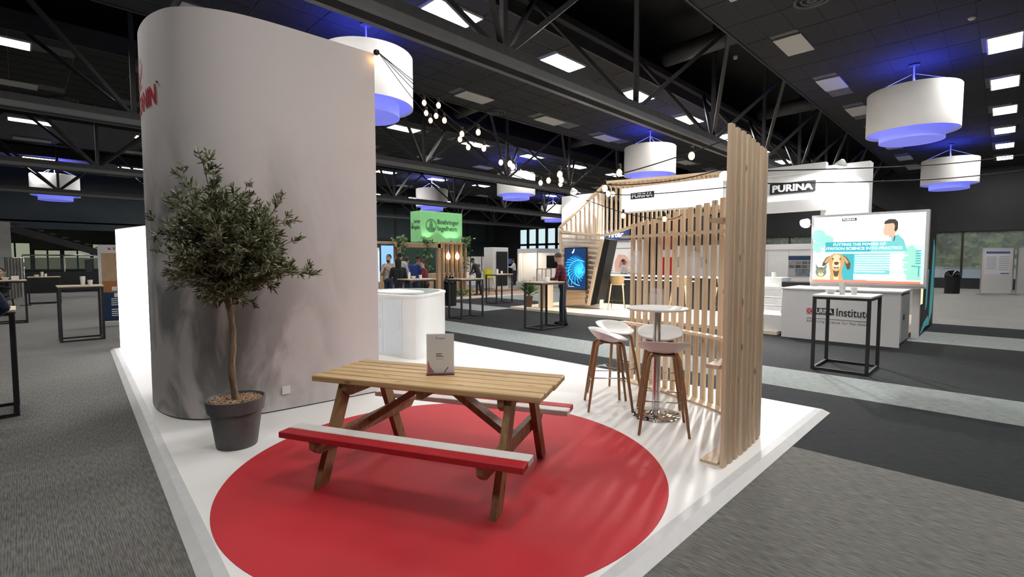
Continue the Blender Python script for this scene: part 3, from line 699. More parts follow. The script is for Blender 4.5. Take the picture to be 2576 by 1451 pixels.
for sx in (-1, 1):
    X = sx * .645
    for sy in (-1, 1):
        foot = Vector((X, sy * .50, 0)); top = Vector((X, sy * .215, TZ - .045)); d = (top - foot).normalized()
        o = MB(); wv = .095
        # leg cut level at the floor and under the top
        k = wv / 2 / d.z
        vs = []
        for xx in (-.0225, .0225):
            vs += [(X + xx, foot.y - k, 0), (X + xx, foot.y + k, 0), (X + xx, top.y + k, top.z), (X + xx, top.y - k, top.z)]
        o.add(vs, [(0, 1, 2, 3), (7, 6, 5, 4), (0, 4, 5, 1), (1, 5, 6, 2), (2, 6, 7, 3), (3, 7, 4, 0)]); o.build('leg', 'wood_leg', pt)
    Xi = X - sx * .046
    # seat bearer with chamfered ends, table cleat
    def board(name, x, hl, z0, z1, cut):
        vs = []
        for xx in (-.022, .022):
            vs += [(x + xx, -hl, z1), (x + xx, -hl, z0 + cut), (x + xx, -hl + cut * 1.2, z0), (x + xx, hl - cut * 1.2, z0), (x + xx, hl, z0 + cut), (x + xx, hl, z1)]
        m_ = MB(); m_.add(vs, [(0, 1, 2, 3, 4, 5), (11, 10, 9, 8, 7, 6)] + [(i, 6 + i, 6 + (i + 1) % 6, (i + 1) % 6) for i in range(6)]); return m_.build(name, 'wood_leg', pt)
    board('seat_bearer', Xi, .635, .358 - .095, .358, .045); board('top_cleat', Xi, .295, TZ - .045 - .09, TZ - .044, .04)
    MB().beam((Xi - sx * .03, 0, .33), (sx * .10, 0, TZ - .075), .045, .095, up=(0, 1, 0)).build('brace', 'wood_leg', pt)
MB().box((0, 0, TZ - .045 - .03), (.045, .56, .06)).build('centre_cleat', 'wood_leg', pt)
# sign holder on the table
sp0 = G(1073, 941, SZ + TZ); sp1 = G(1143, 939, SZ + TZ); sc_ = (sp0 + sp1) / 2; sr = (sp1 - sp0).normalized()
sh = thing('sign_holder', 'clear acrylic menu holder with a printed card standing on the picnic table', 'sign holder', sc_)
fr = Fr(sc_, sr); W2 = .105; wd = (sp1 - sp0).length / 2
mb = MB(); fr.rect(mb, -wd, .0, wd, .007, -.045, .05); mb.build('base', 'print_red' if False else mat('maroon', (.10, .02, .025), .3, var=.1), sh, world=True)
mb = MB(); fr.rect(mb, -wd, .007, wd, .302, .008, .011); fr.rect(mb, -wd, .007, wd, .302, -.003, 0); mb.build('acrylic_sleeve', 'acrylic', sh, world=True)
mb = MB(); fr.rect(mb, -wd + .003, .008, wd - .003, .298, .002, .005); mb.build('card', 'paper', sh, world=True)
mb = MB(); fr.poly(mb, [(-wd + .008, .012), (-wd + .045, .012), (-wd + .009, .105)], .0055, .0062); mb.build('red_print', 'print_red', sh, world=True)
mb = MB()
for sg in (-1, 1):
    fr.poly(mb, [(sg * .045 - .01, .012), (sg * .03 - .01 + sg * .005, .012), (sg * .062 - .01, .05), (sg * .072 - .012, .055), (sg * .062 - .005, .045)], .0055, .0065)
fr.rect(mb, -.012, .262, .03, .266, .0055, .0062)
mb.build('black_print', 'print_black', sh, world=True)
for txt, b0, b1, a0, a1, m_ in [('ROYAL CANIN', .263, .270, -.012, .036, 'print_red'), ('line', .150, .156, -.032, .014, 'print_black'), ('line', .140, .146, -.032, .006, 'print_black'), ('line', .129, .136, -.032, .024, 'print_black'), ('line', .110, .115, -.032, .022, 'print_grey')]:
    if 'ROYAL' in txt: text_on(fr, txt, a0, b0, a1, b1, m_, sh, c=.006)
    else:
        mb = MB(); fr.rect(mb, a0, b0, a1, b1 - .001, .0055, .0062); mb.build('text_line', m_, sh, world=True)
mb = MB(); fr.rect(mb, -.034, .262, -.006 - .012, .276, .0055, .0062); mb.build('logo_block', mat('pale_grey', (.42, .42, .40), .6, var=.02), sh, world=True)
# ------------------------------------------------------------------ bar table and stools
tc_ = G(1649, 1043, SZ); tc_ = Vector((tc_.x, tc_.y, SZ))
bt = thing('round_bar_table', 'round white bar table on a chrome disc foot among four white stools', 'bar table', tc_)
MB().lathe([(0, 1.062), (.285, 1.062), (.298, 1.068), (.30, 1.075), (.298, 1.082), (.285, 1.086), (0, 1.086)], 64).build('table_top', 'white_lacquer', bt, True, ang=30)
MB().lathe([(.037, .02), (.037, 1.062)], 32).build('column', 'steel', bt, True)
MB().lathe([(0, 0), (.24, 0), (.243, .004), (.24, .010), (.12, .018), (.06, .026), (.045, .05), (.037, .052)], 64).build('foot', 'chrome', bt, True)
MB().lathe([(.0, 1.045), (.09, 1.045), (.09, 1.062), (0, 1.062)], 24).build('top_plate', 'steel', bt)
def make_stool(label):
    t = thing('bar_stool', label, 'bar stool', (0, 0, SZ), 0, 'white bar stools')
    mb = MB(); nr, na = 9, 40; th = .012
    def sp(r, a, k):        # front is +X; the rim climbs to a low back at -X and turns up at the sides
        c = math.cos(a); back = max(0., (.25 - c) / 1.25); rim = .105 * back ** .9 + .03 * (abs(math.sin(a)) ** 2)
        ax = .205 if c > 0 else .215
        x = ax * r * c; y = .238 * r * math.sin(a)
        z = .735 + rim * r ** 2.2 - .012 * max(0, c) * r ** 4 - (0 if k == 0 else th + .030 * (1 - r * r))
        sh = 1 if k == 0 else .965
        return (x * sh, y * sh, z)
    vs = []; fs = []
    for k in (0, 1):
        b0 = len(vs); vs.append(sp(0, 0, k))
        for j in range(1, nr + 1):
            for i in range(na): vs.append(sp(j / nr, 2 * PI * i / na, k))
        for i in range(na):
            q = (b0, b0 + 1 + i, b0 + 1 + (i + 1) % na); fs.append(q if k == 0 else q[::-1])
            for j in range(nr - 1):
                a, b = b0 + 1 + j * na + i, b0 + 1 + j * na + (i + 1) % na; q = (a, a + na, b + na, b); fs.append(q if k == 0 else q[::-1])
    n1 = 1 + nr * na
    for i in range(na):
        a, b = 1 + (nr - 1) * na + i, 1 + (nr - 1) * na + (i + 1) % na; fs.append((a, a + n1, b + n1, b))
    mb.add(vs, fs); mb.build('seat_shell', 'white_lacquer', t, True)
    for sx in (-1, 1):
        for sy in (-1, 1):
            p = [(sx * .075, sy * .085, .695), (sx * .118, sy * .118, .692), (sx * .133, sy * .130, .665), (sx * .165, sy * .158, .45), (sx * .225, sy * .212, .005)]
            mb = MB(); mb.tube(p, [.013, .0165, .018, .0175, .0125], 8); mb.build('leg', 'wood_stool', t, True)
    MB().box((0, 0, .700), (.20, .20, .014)).build('seat_plate', 'wood_stool', t)
    for k, (a, b, z) in enumerate([((-1, -1), (-1, 1), .30), ((1, -1), (1, 1), .30), ((-1, -1), (1, -1), .345), ((-1, 1), (1, 1), .345)]):
        f = lambda q, z_: (q[0] * (.225 - .06 * z_ / .45), q[1] * (.212 - .054 * z_ / .45), z_)
        MB().tube([f(a, z), f(b, z)], .0055, 8).build('footrest', 'steel', t, True)
    return t
st = make_stool('white bar stool on the picnic-table side of the round table, back turned outwards')
def face(x, y, tx, ty): return math.atan2(ty - y, tx - x)
st.location = (4.13, 2.17, SZ); st.rotation_euler.z = face(4.13, 2.17, 4.6, 2.46)
dup(st, (4.36, 2.92, SZ), face(4.36, 2.92, 4.78, 2.45), 'white bar stool at the round table standing nearest the bench ends')
dup(st, (4.86, 3.17, SZ), face(4.86, 3.17, 4.62, 2.6) + .35, 'white bar stool at the round table, farthest from the red disc')
dup(st, (4.86, 2.60, SZ), face(4.86, 2.60, 4.4, 2.36), 'white bar stool between the round table and the slatted screen')
# ------------------------------------------------------------------ slatted screen
SP = smooth_curve([(3.66, 1.435), (4.15, 1.445), (4.62, 1.50), (4.98, 1.72), (5.20, 2.09), (5.41, 2.68), (5.60, 3.42)], 24)
SL = [0.]
for i in range(1, len(SP)): SL.append(SL[-1] + (SP[i] - SP[i - 1]).length)
def scr(s_):
    i = max(1, next((k for k in range(len(SL)) if SL[k] >= s_), len(SL) - 1)); t = (s_ - SL[i - 1]) / (SL[i] - SL[i - 1])
    return SP[i - 1].lerp(SP[i], t), (SP[i] - SP[i - 1]).normalized()
ss = thing('slatted_screen', 'curved screen of upright pine slats behind the bar stools', 'screen', (4.9, 1.9, SZ))
NS = 29
def top_h(u): return float(np.interp(u, [0, .33, .56, .78, 1], [2.59, 2.52, 2.25, 2.17, 2.06]))
for k in range(NS):
    s_ = SL[-1] * (k + .2) / (NS - .5); p, d = scr(s_); h_ = top_h(s_ / SL[-1]) - SZ + R.uniform(-.006, .006)
    o = MB().box((0, 0, 0), (.060, .034, h_), ch=.004).build('slat', 'wood_slat', ss); o.location = (p.x - 4.9, p.y - 1.9, h_ / 2); o.rotation_euler.z = math.atan2(d.y, d.x) + (R.uniform(-.02, .02))
for (z0, z1, w_) in [(0, .022, .13), (.735, .765, .10), (1.835, 1.865, .10)]:
    mb = MB(); vs = []; fs = []; n = 40
    for i in range(n + 1):
        p, d = scr(SL[-1] * i / n * .999 + .0001); nr_ = Vector((-d.y, d.x)); a = p + nr_ * .040; b = p + nr_ * (.040 + w_)
        if i == n: a += d * .05; b += d * .05
        vs += [(a.x, a.y, SZ + z0), (b.x, b.y, SZ + z0), (b.x, b.y, SZ + z1), (a.x, a.y, SZ + z1)]
    for i in range(n):
        for k in range(4): fs.append((4 * i + k, 4 * i + (k + 1) % 4, 4 * i + 4 + (k + 1) % 4, 4 * i + 4 + k))
    fs += [(3, 2, 1, 0), (4 * n, 4 * n + 1, 4 * n + 2, 4 * n + 3)]
    mb.add(vs, fs); mb.build('rail', 'wood_slat', ss, world=True)
# clear leaflet pockets hooked on the slats
for i, (u, z0, lab) in enumerate([(.965, 1.44, 'clear acrylic leaflet pocket hung high at the far end of the slatted screen'), (.66, 1.42, 'clear acrylic leaflet pocket hung high near the tall end of the slatted screen'), (.845, .98, 'clear acrylic leaflet pocket hung low behind the round bar table')]):
    p, d = scr(SL[-1] * u); nr_ = Vector((-d.y, d.x)); c = Vector((p.x + nr_.x * .058, p.y + nr_.y * .058, z0))
    t = thing('leaflet_pocket', lab, 'leaflet holder', c, math.atan2(d.y, d.x), 'leaflet pockets')
    MB().box((0, -.012, .14), (.22, .004, .28)).build('back_sheet', 'acrylic', t); MB().box((0, .02, .11), (.22, .004, .22)).build('front_sheet', 'acrylic', t); MB().box((0, .004, .002), (.22, .03, .004)).build('base', 'acrylic', t)
    MB().box((0, -.020, .27), (.05, .012, .02)).build('hook', 'acrylic', t)
# ------------------------------------------------------------------ festoon strings from the tower corner to the screen
hk = thing('wall_lamp', 'small bulb lamp hooked on the top corner of the tower wall', 'lamp', HOOK)
MB().box((.01, -.01, .02), (.05, .05, .05), ch=.006).build('bracket', 'black', hk); MB().sphere((.0, -.03, -.06), .035, 14, 10).build('bulb', 'bulb', hk, True)
MB().tube([(0, -.03, -.03), (0, -.03, .0)], .014, 10).build('socket', 'black', hk, True)
def end_at(u, dz=0.):
    p, d = scr(SL[-1] * u); return Vector((p.x, p.y, top_h(u) + dz))
STR = [('from the tower to the tall end of the slatted screen', end_at(.01, -.1), [(1062, 220), (1180, 300), (1300, 372), (1420, 424), (1500, 446), (1580, 432), (1700, 396)], [(1103, 254), (1203, 321), (1283, 400), (1408, 426), (1558, 421), (1740, 377)]),
       ('from the tower to the second tall slat of the screen', end_at(.12, -.2), [(1055, 225), (1150, 312), (1260, 390), (1380, 440), (1520, 464), (1640, 460), (1740, 445)], [(1067, 248), (1118, 292), (1162, 326), (1217, 362), (1290, 408), (1412, 440), (1522, 461)]),
       ('from the tower to the bend of the slatted screen', end_at(.42, -.1), [(1050, 235), (1140, 320), (1250, 395), (1380, 450), (1480, 478), (1600, 490)], [(1072, 274), (1097, 281), (1157, 340), (1178, 360), (1260, 398), (1380, 443), (1530, 476)]),
       ('hanging lowest, from the tower to the low end of the screen', end_at(.74, -.05), [(1040, 250), (1130, 345), (1250, 420), (1360, 465), (1480, 505), (1580, 538), (1680, 552)], [(1083, 293), (1360, 450), (1410, 453), (1542, 478), (1568, 533), (1672, 541)])]
for (lab, E_, path, bulbs) in STR:
    A = HOOK + Vector((.02, -.03, .02)); nrm = (E_ - A).cross(Vector((0, 0, 1))).normalized()
    def on_plane(px, py):
        d = ray(px, py); o_ = Vector((0, 0, H)); t = (A - o_).dot(nrm) / d.dot(nrm); return o_ + d * t
    pts = [A] + [on_plane(*q) for q in path] + [E_]
    t = thing('string_light', 'festoon bulb cable ' + lab, 'string light', A, 0, 'festoon strings')
    MB().tube(smooth_curve(pts, 6), .0045, 6).build('cable', 'cable', t, True, True)
    for q in bulbs:
        c = on_plane(*q); tt = c
        so = MB().tube([c + Vector((0, 0, .03)), c + Vector((0, 0, -.012))], .014, 8).build('bulb_socket', 'cable', t, True, True)
        MB().sphere(c + Vector((0, 0, -.045)), (.023, .023, .030), 12, 8).build('bulb', 'bulb', so, True, True)
# ------------------------------------------------------------------ white curved reception counter and light box
cp = [G(x, y, SZ) for x, y in [(955, 884), (985, 897), (1030, 903.5), (1046, 905)]]
poly = [(4.05, 7.95), (4.16, 7.14), (4.28, 6.54), (4.33, 6.455), (4.42, 6.45)] + [tuple(v)[:2] for v in smooth_curve([(4.62, 6.54), (5.06, 6.84), (5.45, 7.18), (5.66, 7.62), (5.62, 8.1), (5.3, 8.45)], 6)] + [(4.4, 8.5)]
rc = thing('reception_counter', 'white curved reception counter with grey inset top right of the tower', 'counter', (4.8, 7.4, SZ))
MB().prism(poly, SZ, 1.02).build('body', 'white_lacquer', rc, True, True, ang=35)
MB().prism(inset(poly, -.015), 1.02, 1.05).build('top_rim', 'white_lacquer', rc, True, True, ang=35)
MB().prism(inset(poly, .09), 1.05, 1.054).build('top_inset', 'grey_top', rc, world=True)
mb = MB(); mb.prism([tuple(v)[:2] for v in smooth_curve([(4.22, 7.9), (4.26, 7.1), (4.45, 6.78), (4.75, 6.85), (4.95, 7.2), (4.95, 7.9)], 6)], 1.05, 1.075); mb.build('worktop', 'white_lacquer', rc, True, True, ang=35)
fr = Fr((4.165, 7.12, SZ), (.12, -.6, 0)); fr.n = -fr.n if fr.n.dot(Vector((-1, 0, 0))) < 0 else fr.n
for k, (a0, a1) in enumerate([(-.62, -.02), (.03, .42)]):
    mb = MB(); fr.rect(mb, a0, .05, a1, .92, 0, .012); o = mb.build('door', 'cool_white', rc, world=True)
    mb = MB(); fr.rect(mb, a1 - .06, .45, a1 - .045, .60, .012, .028); mb.build('handle', 'edge_light', o, world=True)
lb0, lb1 = Vector((1.21, 11.05, SZ)), Vector((1.45, 9.3, SZ))
lbx = thing('light_box', 'glowing white light box wall behind the left side of the tower', 'light box', (lb0 + lb1) / 2)
mat('lightbox_face', (.9, .9, .9), .5, emit=(1, .99, .98), es=3.2, var=.01)
fr = Fr(lb0, lb1 - lb0); LL = (lb1 - lb0).length
mb = MB(); fr.rect(mb, 0, 0, LL, 2.10, -.12, 0); mb.build('frame', 'white_matte', lbx, world=True)
mb = MB(); fr.rect(mb, .012, .012, LL - .012, 2.088, 0, .006); mb.build('luminous_face', 'lightbox_face', lbx, world=True)
# ================================================================== bar tables of the hall
def bar_table(label, c, top_m='wood_table', sx=.82, sy=.62, h=1.1, open_side=None, frame_m='black_steel'):
    t = thing('bar_table', label, 'bar table', (c[0], c[1], 0), 0, 'tall bar tables')
    MB().box((0, 0, h - .013), (sx, sy, .026), ch=.003).build('table_top', top_m, t)
    k = .018; x, y = sx / 2 - .03, sy / 2 - .03
    for ax in (-1, 1):
        for ay in (-1, 1): MB().box((ax * x, ay * y, (h - .026) / 2), (.042, .042, h - .026)).build('leg', frame_m, t)
    for ay in (-1, 1):
        MB().box((0, ay * y, h - .045), (2 * x - .036, .034, .034)).build('top_rail', frame_m, t)
        MB().box((0, ay * y, .018), (2 * x - .036, .034, .034)).build('floor_rail', frame_m, t)
    for ax in (-1, 1):
        MB().box((ax * x, 0, h - .045), (.034, 2 * y - .036, .034)).build('top_rail', frame_m, t)
        MB().box((ax * x, 0, .018), (.034, 2 * y - .036, .034)).build('floor_rail', frame_m, t)
    return t
def cups(c, z, lab, items, where):
    """paper cups, a stack and low bowls, each its own thing"""
    for i, (dx, dy, kind) in enumerate(items):
        loc = (c[0] + dx, c[1] + dy, z)
        if kind == 'stack':
            o = MB().lathe([(0, 0), (.032, 0), (.042, .13), (.044, .135), (.042, .15), (.044, .155), (.042, .17), (.044, .18), (.040, .18), (.036, .08), (0, .075)], 18).build('cup_stack', 'cup', None, True, ang=40); tag(o, 'stack of white paper cups ' + where, 'cups')
        elif kind == 'cup':
            o = MB().lathe([(0, 0), (.032, 0), (.042, .10), (.044, .105), (.041, .105), (.033, .02), (0, .015)], 18).build('paper_cup', 'cup', None, True, ang=40); tag(o, 'single white paper cup ' + where, 'cup')
        elif kind == 'bowl':
            o = MB().lathe([(0, 0), (.045, 0), (.075, .055), (.08, .07), (.074, .07), (.043, .012), (0, .010)], 20).build('sugar_bowl', 'cup', None, True, ang=40); tag(o, 'low white bowl ' + where, 'bowl')
        elif kind == 'box':
            o = MB().box((0, 0, .05), (.14, .09, .10), ch=.006).build('napkin_box', 'cup', None); tag(o, 'white napkin box ' + where, 'box')
        o.location = loc
TBL = [((8.64, 1.62), 'tall bar table with grey-white top in front of the lettered counter', 'edge_light', .86, .72, [(-.1, .05, 'stack'), (-.04, .21, 'bowl'), (-.02, -.08, 'cup')], 'on the bar table before the lettered counter'),
       ((8.78, 7.70), 'tall wood-topped bar table where the man in plaid stands', 'wood_table', .82, .58, [(-.05, .10, 'stack'), (-.12, .21, 'cup'), (-.03, -.05, 'bowl'), (.14, .04, 'box')], 'on the bar table of the man in plaid'),
       ((8.80, 10.62), 'tall wood-topped bar table beside the reception counter', 'wood_table', .82, .60, [(.05, -.02, 'stack'), (.1, -.14, 'bowl')], 'on the bar table beside the reception counter'),
       ((12.72, 13.40), 'tall bar table standing before the white portal with black panel', 'wood_table', .86, .62, [(-.05, .05, 'stack'), (.05, -.08, 'cup')], 'on the bar table before the white portal'),
       ((.84, 13.20), 'tall wood-topped bar table left of the roll-up banner', 'wood_table', .70, .62, [(.05, .0, 'stack'), (.16, -.05, 'cup')], 'on the bar table left of the banner'),
       ((-.42, 7.42), 'tall wood-topped bar table at the platform side, where someone in jeans stands', 'wood_table', .74, .62, [], ''),
       ((-.30, 17.95), 'tall bar table with napkins left of the curtain', 'wood_table', .82, .62, [(.2, 0, 'box'), (.02, .08, 'bowl')], 'on the bar table by the curtain'),
       ((.62, 25.3), 'tall bar table before the glass balustrade', 'wood_table', .9, .62, [(-.05, .0, 'stack'), (.05, .1, 'cup'), (-.2, 0, 'bowl')], 'on the bar table before the balustrade'),
       ((7.7, 11.4), 'tall bar table with papers where the visitors gather', 'wood_table', .86, .62, [(-.25, 0, 'stack'), (-.05, .1, 'bowl'), (.05, -.1, 'cup')], 'on the visitors bar table')]
for (c, lab, tm, sx, sy, it, wh) in TBL:
    bar_table(lab, c, tm, sx, sy, 1.1 if c[1] != 25.3 else 1.0); cups(c, 1.1 if c[1] != 25.3 else 1.0, lab, it, wh)
o = MB().box((7.92, 11.28, 1.103), (.30, .21, .006), rz=.4).build('paper_sheet', 'paper', None, loc=(7.92, 11.28, 1.1)); tag(o, 'white paper sheet on the visitors bar table', 'paper')
o = MB().box((8.95, 7.75, 1.103), (.21, .30, .004), rz=-.3).build('paper_sheet', 'paper', None, loc=(8.95, 7.75, 1.1)); tag(o, 'white paper sheet under the hands of the man in plaid', 'paper')
# roll-up banner
b0 = Vector((1.34, 15.5, 0)); b1 = Vector((2.12, 15.32, 0)); ru = thing('roll_up_banner', 'roll-up banner, beige above and navy below, behind the glowing light box', 'banner', (b0 + b1) / 2)
fr = Fr(b0, b1 - b0); L_ = (b1 - b0).length
mb = MB(); fr.rect(mb, -.02, 0, L_ + .02, .09, -.09, .03); mb.build('base_cassette', 'edge_grey', ru, world=True)
mb = MB(); fr.rect(mb, 0, .09, L_, 1.98, -.004, 0); mb.build('banner_sheet', 'white_matte', ru, world=True)
for (z0, z1, m_) in [(.12, .82, 'print_navy'), (.82, 1.10, 'print_orange'), (1.10, 1.78, 'print_beige')]:
    mb = MB(); fr.rect(mb, .06, z0, L_ - .02, z1, 0, .002); mb.build('printed_field', m_, ru, world=True)
mb = MB(); fr.poly(mb, [(.2, 1.86), (.27, 1.86), (.2, 1.92)], 0, .003); fr.rect(mb, .2, 1.86, .25, 1.89, 0, .0025); mb.build('red_logo', 'print_red', ru, world=True)
mb = MB(); fr.rect(mb, .29, 1.86, .34, 1.92, 0, .003); mb.build('grey_logo', 'print_grey', ru, world=True)
mb = MB(); fr.ell(mb, .42, 1.22, .055, .10, .002, .004); fr.ell(mb, .42, 1.36, .045, .045, .002, .004); fr.poly(mb, [(.38, 1.38), (.39, 1.43), (.41, 1.40)], .002, .004); fr.poly(mb, [(.46, 1.38), (.45, 1.43), (.43, 1.40)], .002, .004)
mb.build('cat_print', 'print_grey', ru, world=True)
mb = MB()
for k in range(8): fr.rect(mb, .22, .24 + k * .05 + (.06 if k > 3 else 0), .40 - .03 * (k % 3), .262 + k * .05 + (.06 if k > 3 else 0), .002, .004)
fr.rect(mb, .28, .70, .40, .80, .002, .004); fr.rect(mb, .24, .86, .34, .96, .002, .004)
mb.build('text_lines', 'print_white', ru, world=True)
MB().tube([fr.p(L_ / 2, .05, -.06), fr.p(L_ / 2, 1.97, -.012)], .012).build('support_pole', 'edge_grey', ru, True, True)
# left end of the hall: pillar, curtain, balustrade, stair
pc = struct(MB().box((-1.05, 33.2, 1.7), (1.6, .6, 3.4)).build('wall_pillar', 'concrete'))
mat('curtain', (.30, .29, .27), .95, var=.12, scale=5)
mb = MB(); n = 30; vs = []; fs = []
for i in range(n + 1):
    a = i / n; x = -.34 + .42 * a; y = 24.5 + .07 * math.sin(a * 34)
    vs += [(x, y, .18 + (.05 if i % 2 else 0) + .12 * a), (x, y, 1.68)]
for i in range(n): fs.append((2 * i, 2 * i + 2, 2 * i + 3, 2 * i + 1))
mb.add([(v[0], v[1] + .02, v[2]) for v in vs], fs).add(vs, [f[::-1] for f in fs])
cu = thing('curtain_stand', 'grey fringed cloth hanging from a stand beside the far pillar', 'curtain', (0.05, 24.55, 0))
mb.build('cloth', 'curtain', cu, True, True); mb = MB(); mb.tube([(-.38, 24.55, 1.69), (.12, 24.55, 1.69)], .014)
mb.build('cross_bar', 'steel', cu, True, True)
for x in (-.36, .10): MB().tube([(x, 24.55, .0), (x, 24.55, 1.69)], .014).build('upright', 'steel', cu, True, True); MB().box((x, 24.55, .01), (.3, .3, .02)).build('foot', 'black_steel', cu, world=True)
bl = thing('glass_balustrade', 'glass balustrade with steel handrail on a dark plinth at the left back', 'balustrade', (3.2, 33.6, 0))
MB().box((3.2, 33.6, .52), (6.2, .25, 1.04)).build('plinth', 'black', bl, world=True)
MB().tube([(.1, 33.6, 1.86), (6.3, 33.6, 1.86)], .035).build('handrail', 'steel', bl, True, True)
MB().tube([(.1, 33.6, 1.72), (6.3, 33.6, 1.72)], .018).build('mid_rail', 'steel', bl, True, True)
for k in range(5):
    MB().box((.85 + k * 1.5, 33.6, 1.4), (1.42, .02, .6)).build('pane', 'dark_glass', bl, world=True)
for k in range(6): MB().box((.1 + k * 1.5, 33.6, 1.44), (.05, .06, .82)).build('post', 'steel', bl, world=True)
sr_ = thing('stair_flight', 'dark stair flight sloping behind the glass balustrade', 'stairs', (2.6, 38.5, 0))
MB().beam((-.2, 38.5, 3.35), (4.8, 38.5, 1.55), .9, .35).build('stringer', 'black', sr_, world=True)
for k in range(10): MB().box((-.1 + k * .5, 38.5, 3.62 - k * .18), (.28, .85, .05)).build('tread', 'charcoal', sr_, world=True)
MB().box((2.9, 38.5, .8), (.3, .7, 1.7)).build('support_pier', 'charcoal', sr_, world=True)
# ------------------------------------------------------------------ green cube stand with timber frame
mat('green_wall', (.018, .05, .040), .7, var=.1); mat('tan_carpet', (.36, .24, .17), .9, var=.1)
mat('green_sign', (.24, .60, .25), .5, emit=(.24, .62, .26), es=.12, var=.02)
BY = 17.0
bp_ = thing('timber_stand_platform', 'low platform with white edge under the timber-framed green cube stand', 'platform', (13.6, 18.6, 0))
MB().box((13.6, 18.6, .03), (8.6, 5.4, .06)).build('deck', 'tan_carpet', bp_, world=True)
MB().box((13.6, 15.84, .029), (8.7, .12, .058)).build('front_edge', 'white_matte', bp_, world=True)
bf = thing('timber_pergola', 'oak timber frame with upright slats carrying the green cube sign', 'exhibition frame', (12.1, BY, .06))
for x in (10.62, 12.58): MB().box((x, BY, 1.185), (.16, .16, 2.25), ch=.01).build('post', 'wood_oak', bf, world=True)
MB().box((11.6, BY, 2.22), (2.3, .16, .20), ch=.01).build('beam', 'wood_oak', bf, world=True)
MB().box((13.35, BY, 2.35), (1.5, .16, .10), ch=.01).build('beam', 'wood_oak', bf, world=True)
for k in range(6): MB().box((12.82 + k * .245, BY, 1.185), (.085, .16, 2.25), ch=.006).build('slat', 'wood_oak', bf, world=True)
for k in range(6): MB().box((9.92 + k * .115, BY + .1, 1.5), (.06, .12, 1.5), ch=.006).build('slat', 'wood_oak', bf, world=True)
MB().box((10.2, BY + .1, 2.30), (.8, .16, .1)).build('beam', 'wood_oak', bf, world=True)
MB().box((10.2, BY + .12, .42), (.75, .1, .7)).build('lower_panel', 'wood_oak', bf, world=True)
MB().box((12.8, 19.6, 1.16), (4.4, .1, 2.2)).build('back_panel', 'green_wall', bf, world=True)
MB().box((13.4, BY + .55, .55), (1.5, .9, .98), ch=.01).build('planter_bench', 'wood_oak', bf, world=True)
gs = thing('green_cube_sign', 'bright green cube sign with dark logo above the timber frame', 'sign', (13.24, 17.98, 2.40))
MB().box((13.24, 17.98, 3.06), (2.25, .80, 1.32), ch=.01).build('cube', 'green_sign', gs, world=True)
fr = Fr((12.115, 17.578, 2.56), (1, 0, 0)); mat('dark_green_print', (.01, .05, .025), .6, var=.05)
text_on(fr, 'Boehringer', .86, .56, 2.04, .83, 'dark_green_print', gs, bold=.012); text_on(fr, 'Ingelheim', .86, .27, 1.93, .55, 'dark_green_print', gs, bold=.012)
def bi_logo(fr, a, b, r):
    mb = MB(); pts = [(a + r * math.cos(t), b + r * math.sin(t)) for t in [2 * PI * k / 40 for k in range(40)]]
    vs = [fr.p(x, y, .006) for x, y in pts] + [fr.p(a + (x - a) * .9, b + (y - b) * .9, .006) for x, y in pts]
    mb.add(vs, [(i, (i + 1) % 40, 40 + (i + 1) % 40, 40 + i) for i in range(40)])
    for dx, h0, h1, w_ in [(-.22, -.82, .28, .10), (0, -.84, .5, .10), (.22, -.82, .28, .10), (-.5, -.72, -.2, .1), (.5, -.72, -.2, .1), (-.36, -.78, -.3, .06), (.36, -.78, -.3, .06), (-.7, -.5, -.3, .08), (.7, -.5, -.3, .08)]:
        fr.rect(mb, a + (dx - w_ / 2) * r, b + h0 * r, a + (dx + w_ / 2) * r, b + h1 * r, .003, .007)
    fr.poly(mb, [(a - .3 * r, b + .45 * r), (a, b + .78 * r), (a + .3 * r, b + .45 * r), (a + .3 * r, b + .36 * r), (a, b + .66 * r), (a - .3 * r, b + .36 * r)], .003, .007)
    mb.build('logo_emblem', 'dark_green_print', gs, world=True)
bi_logo(fr, .52, .54, .28)
fr2 = Fr((12.113, 18.38, 2.56), (0, -1, 0))
text_on(fr2, 'Boehringer', .30, .60, .76, .80, 'dark_green_print', gs, bold=.012); text_on(fr2, 'Ingelheim', .30, .33, .72, .55, 'dark_green_print', gs, bold=.012); bi_logo(fr2, .16, .54, .13)
for k, (x, y) in enumerate([(12.4, 17.4), (13.5, 17.4), (13.9, 17.4)]):
    l = bpy.data.lights.new('sign_uplight', 'SPOT'); l.energy = 12; l.spot_size = 1.9; l.color = (.8, 1, .75); l.shadow_soft_size = .05; lo = bpy.data.objects.new('sign_uplight', l); COL.objects.link(lo); lo.location = (x, y - .1, 2.47); lo.rotation_euler = (PI - .25, 0, 0)
    t = MB().box((x, y - .1, 2.425), (.10, .08, .05), ch=.008).build('uplight', 'dark_plastic', None, loc=(x, y - .1, 2.40)); tag(t, 'small uplight at the foot of the green cube sign', 'lamp', 'sign uplights')
mat('ivy', (.055, .13, .03), .5, var=.4, scale=20)
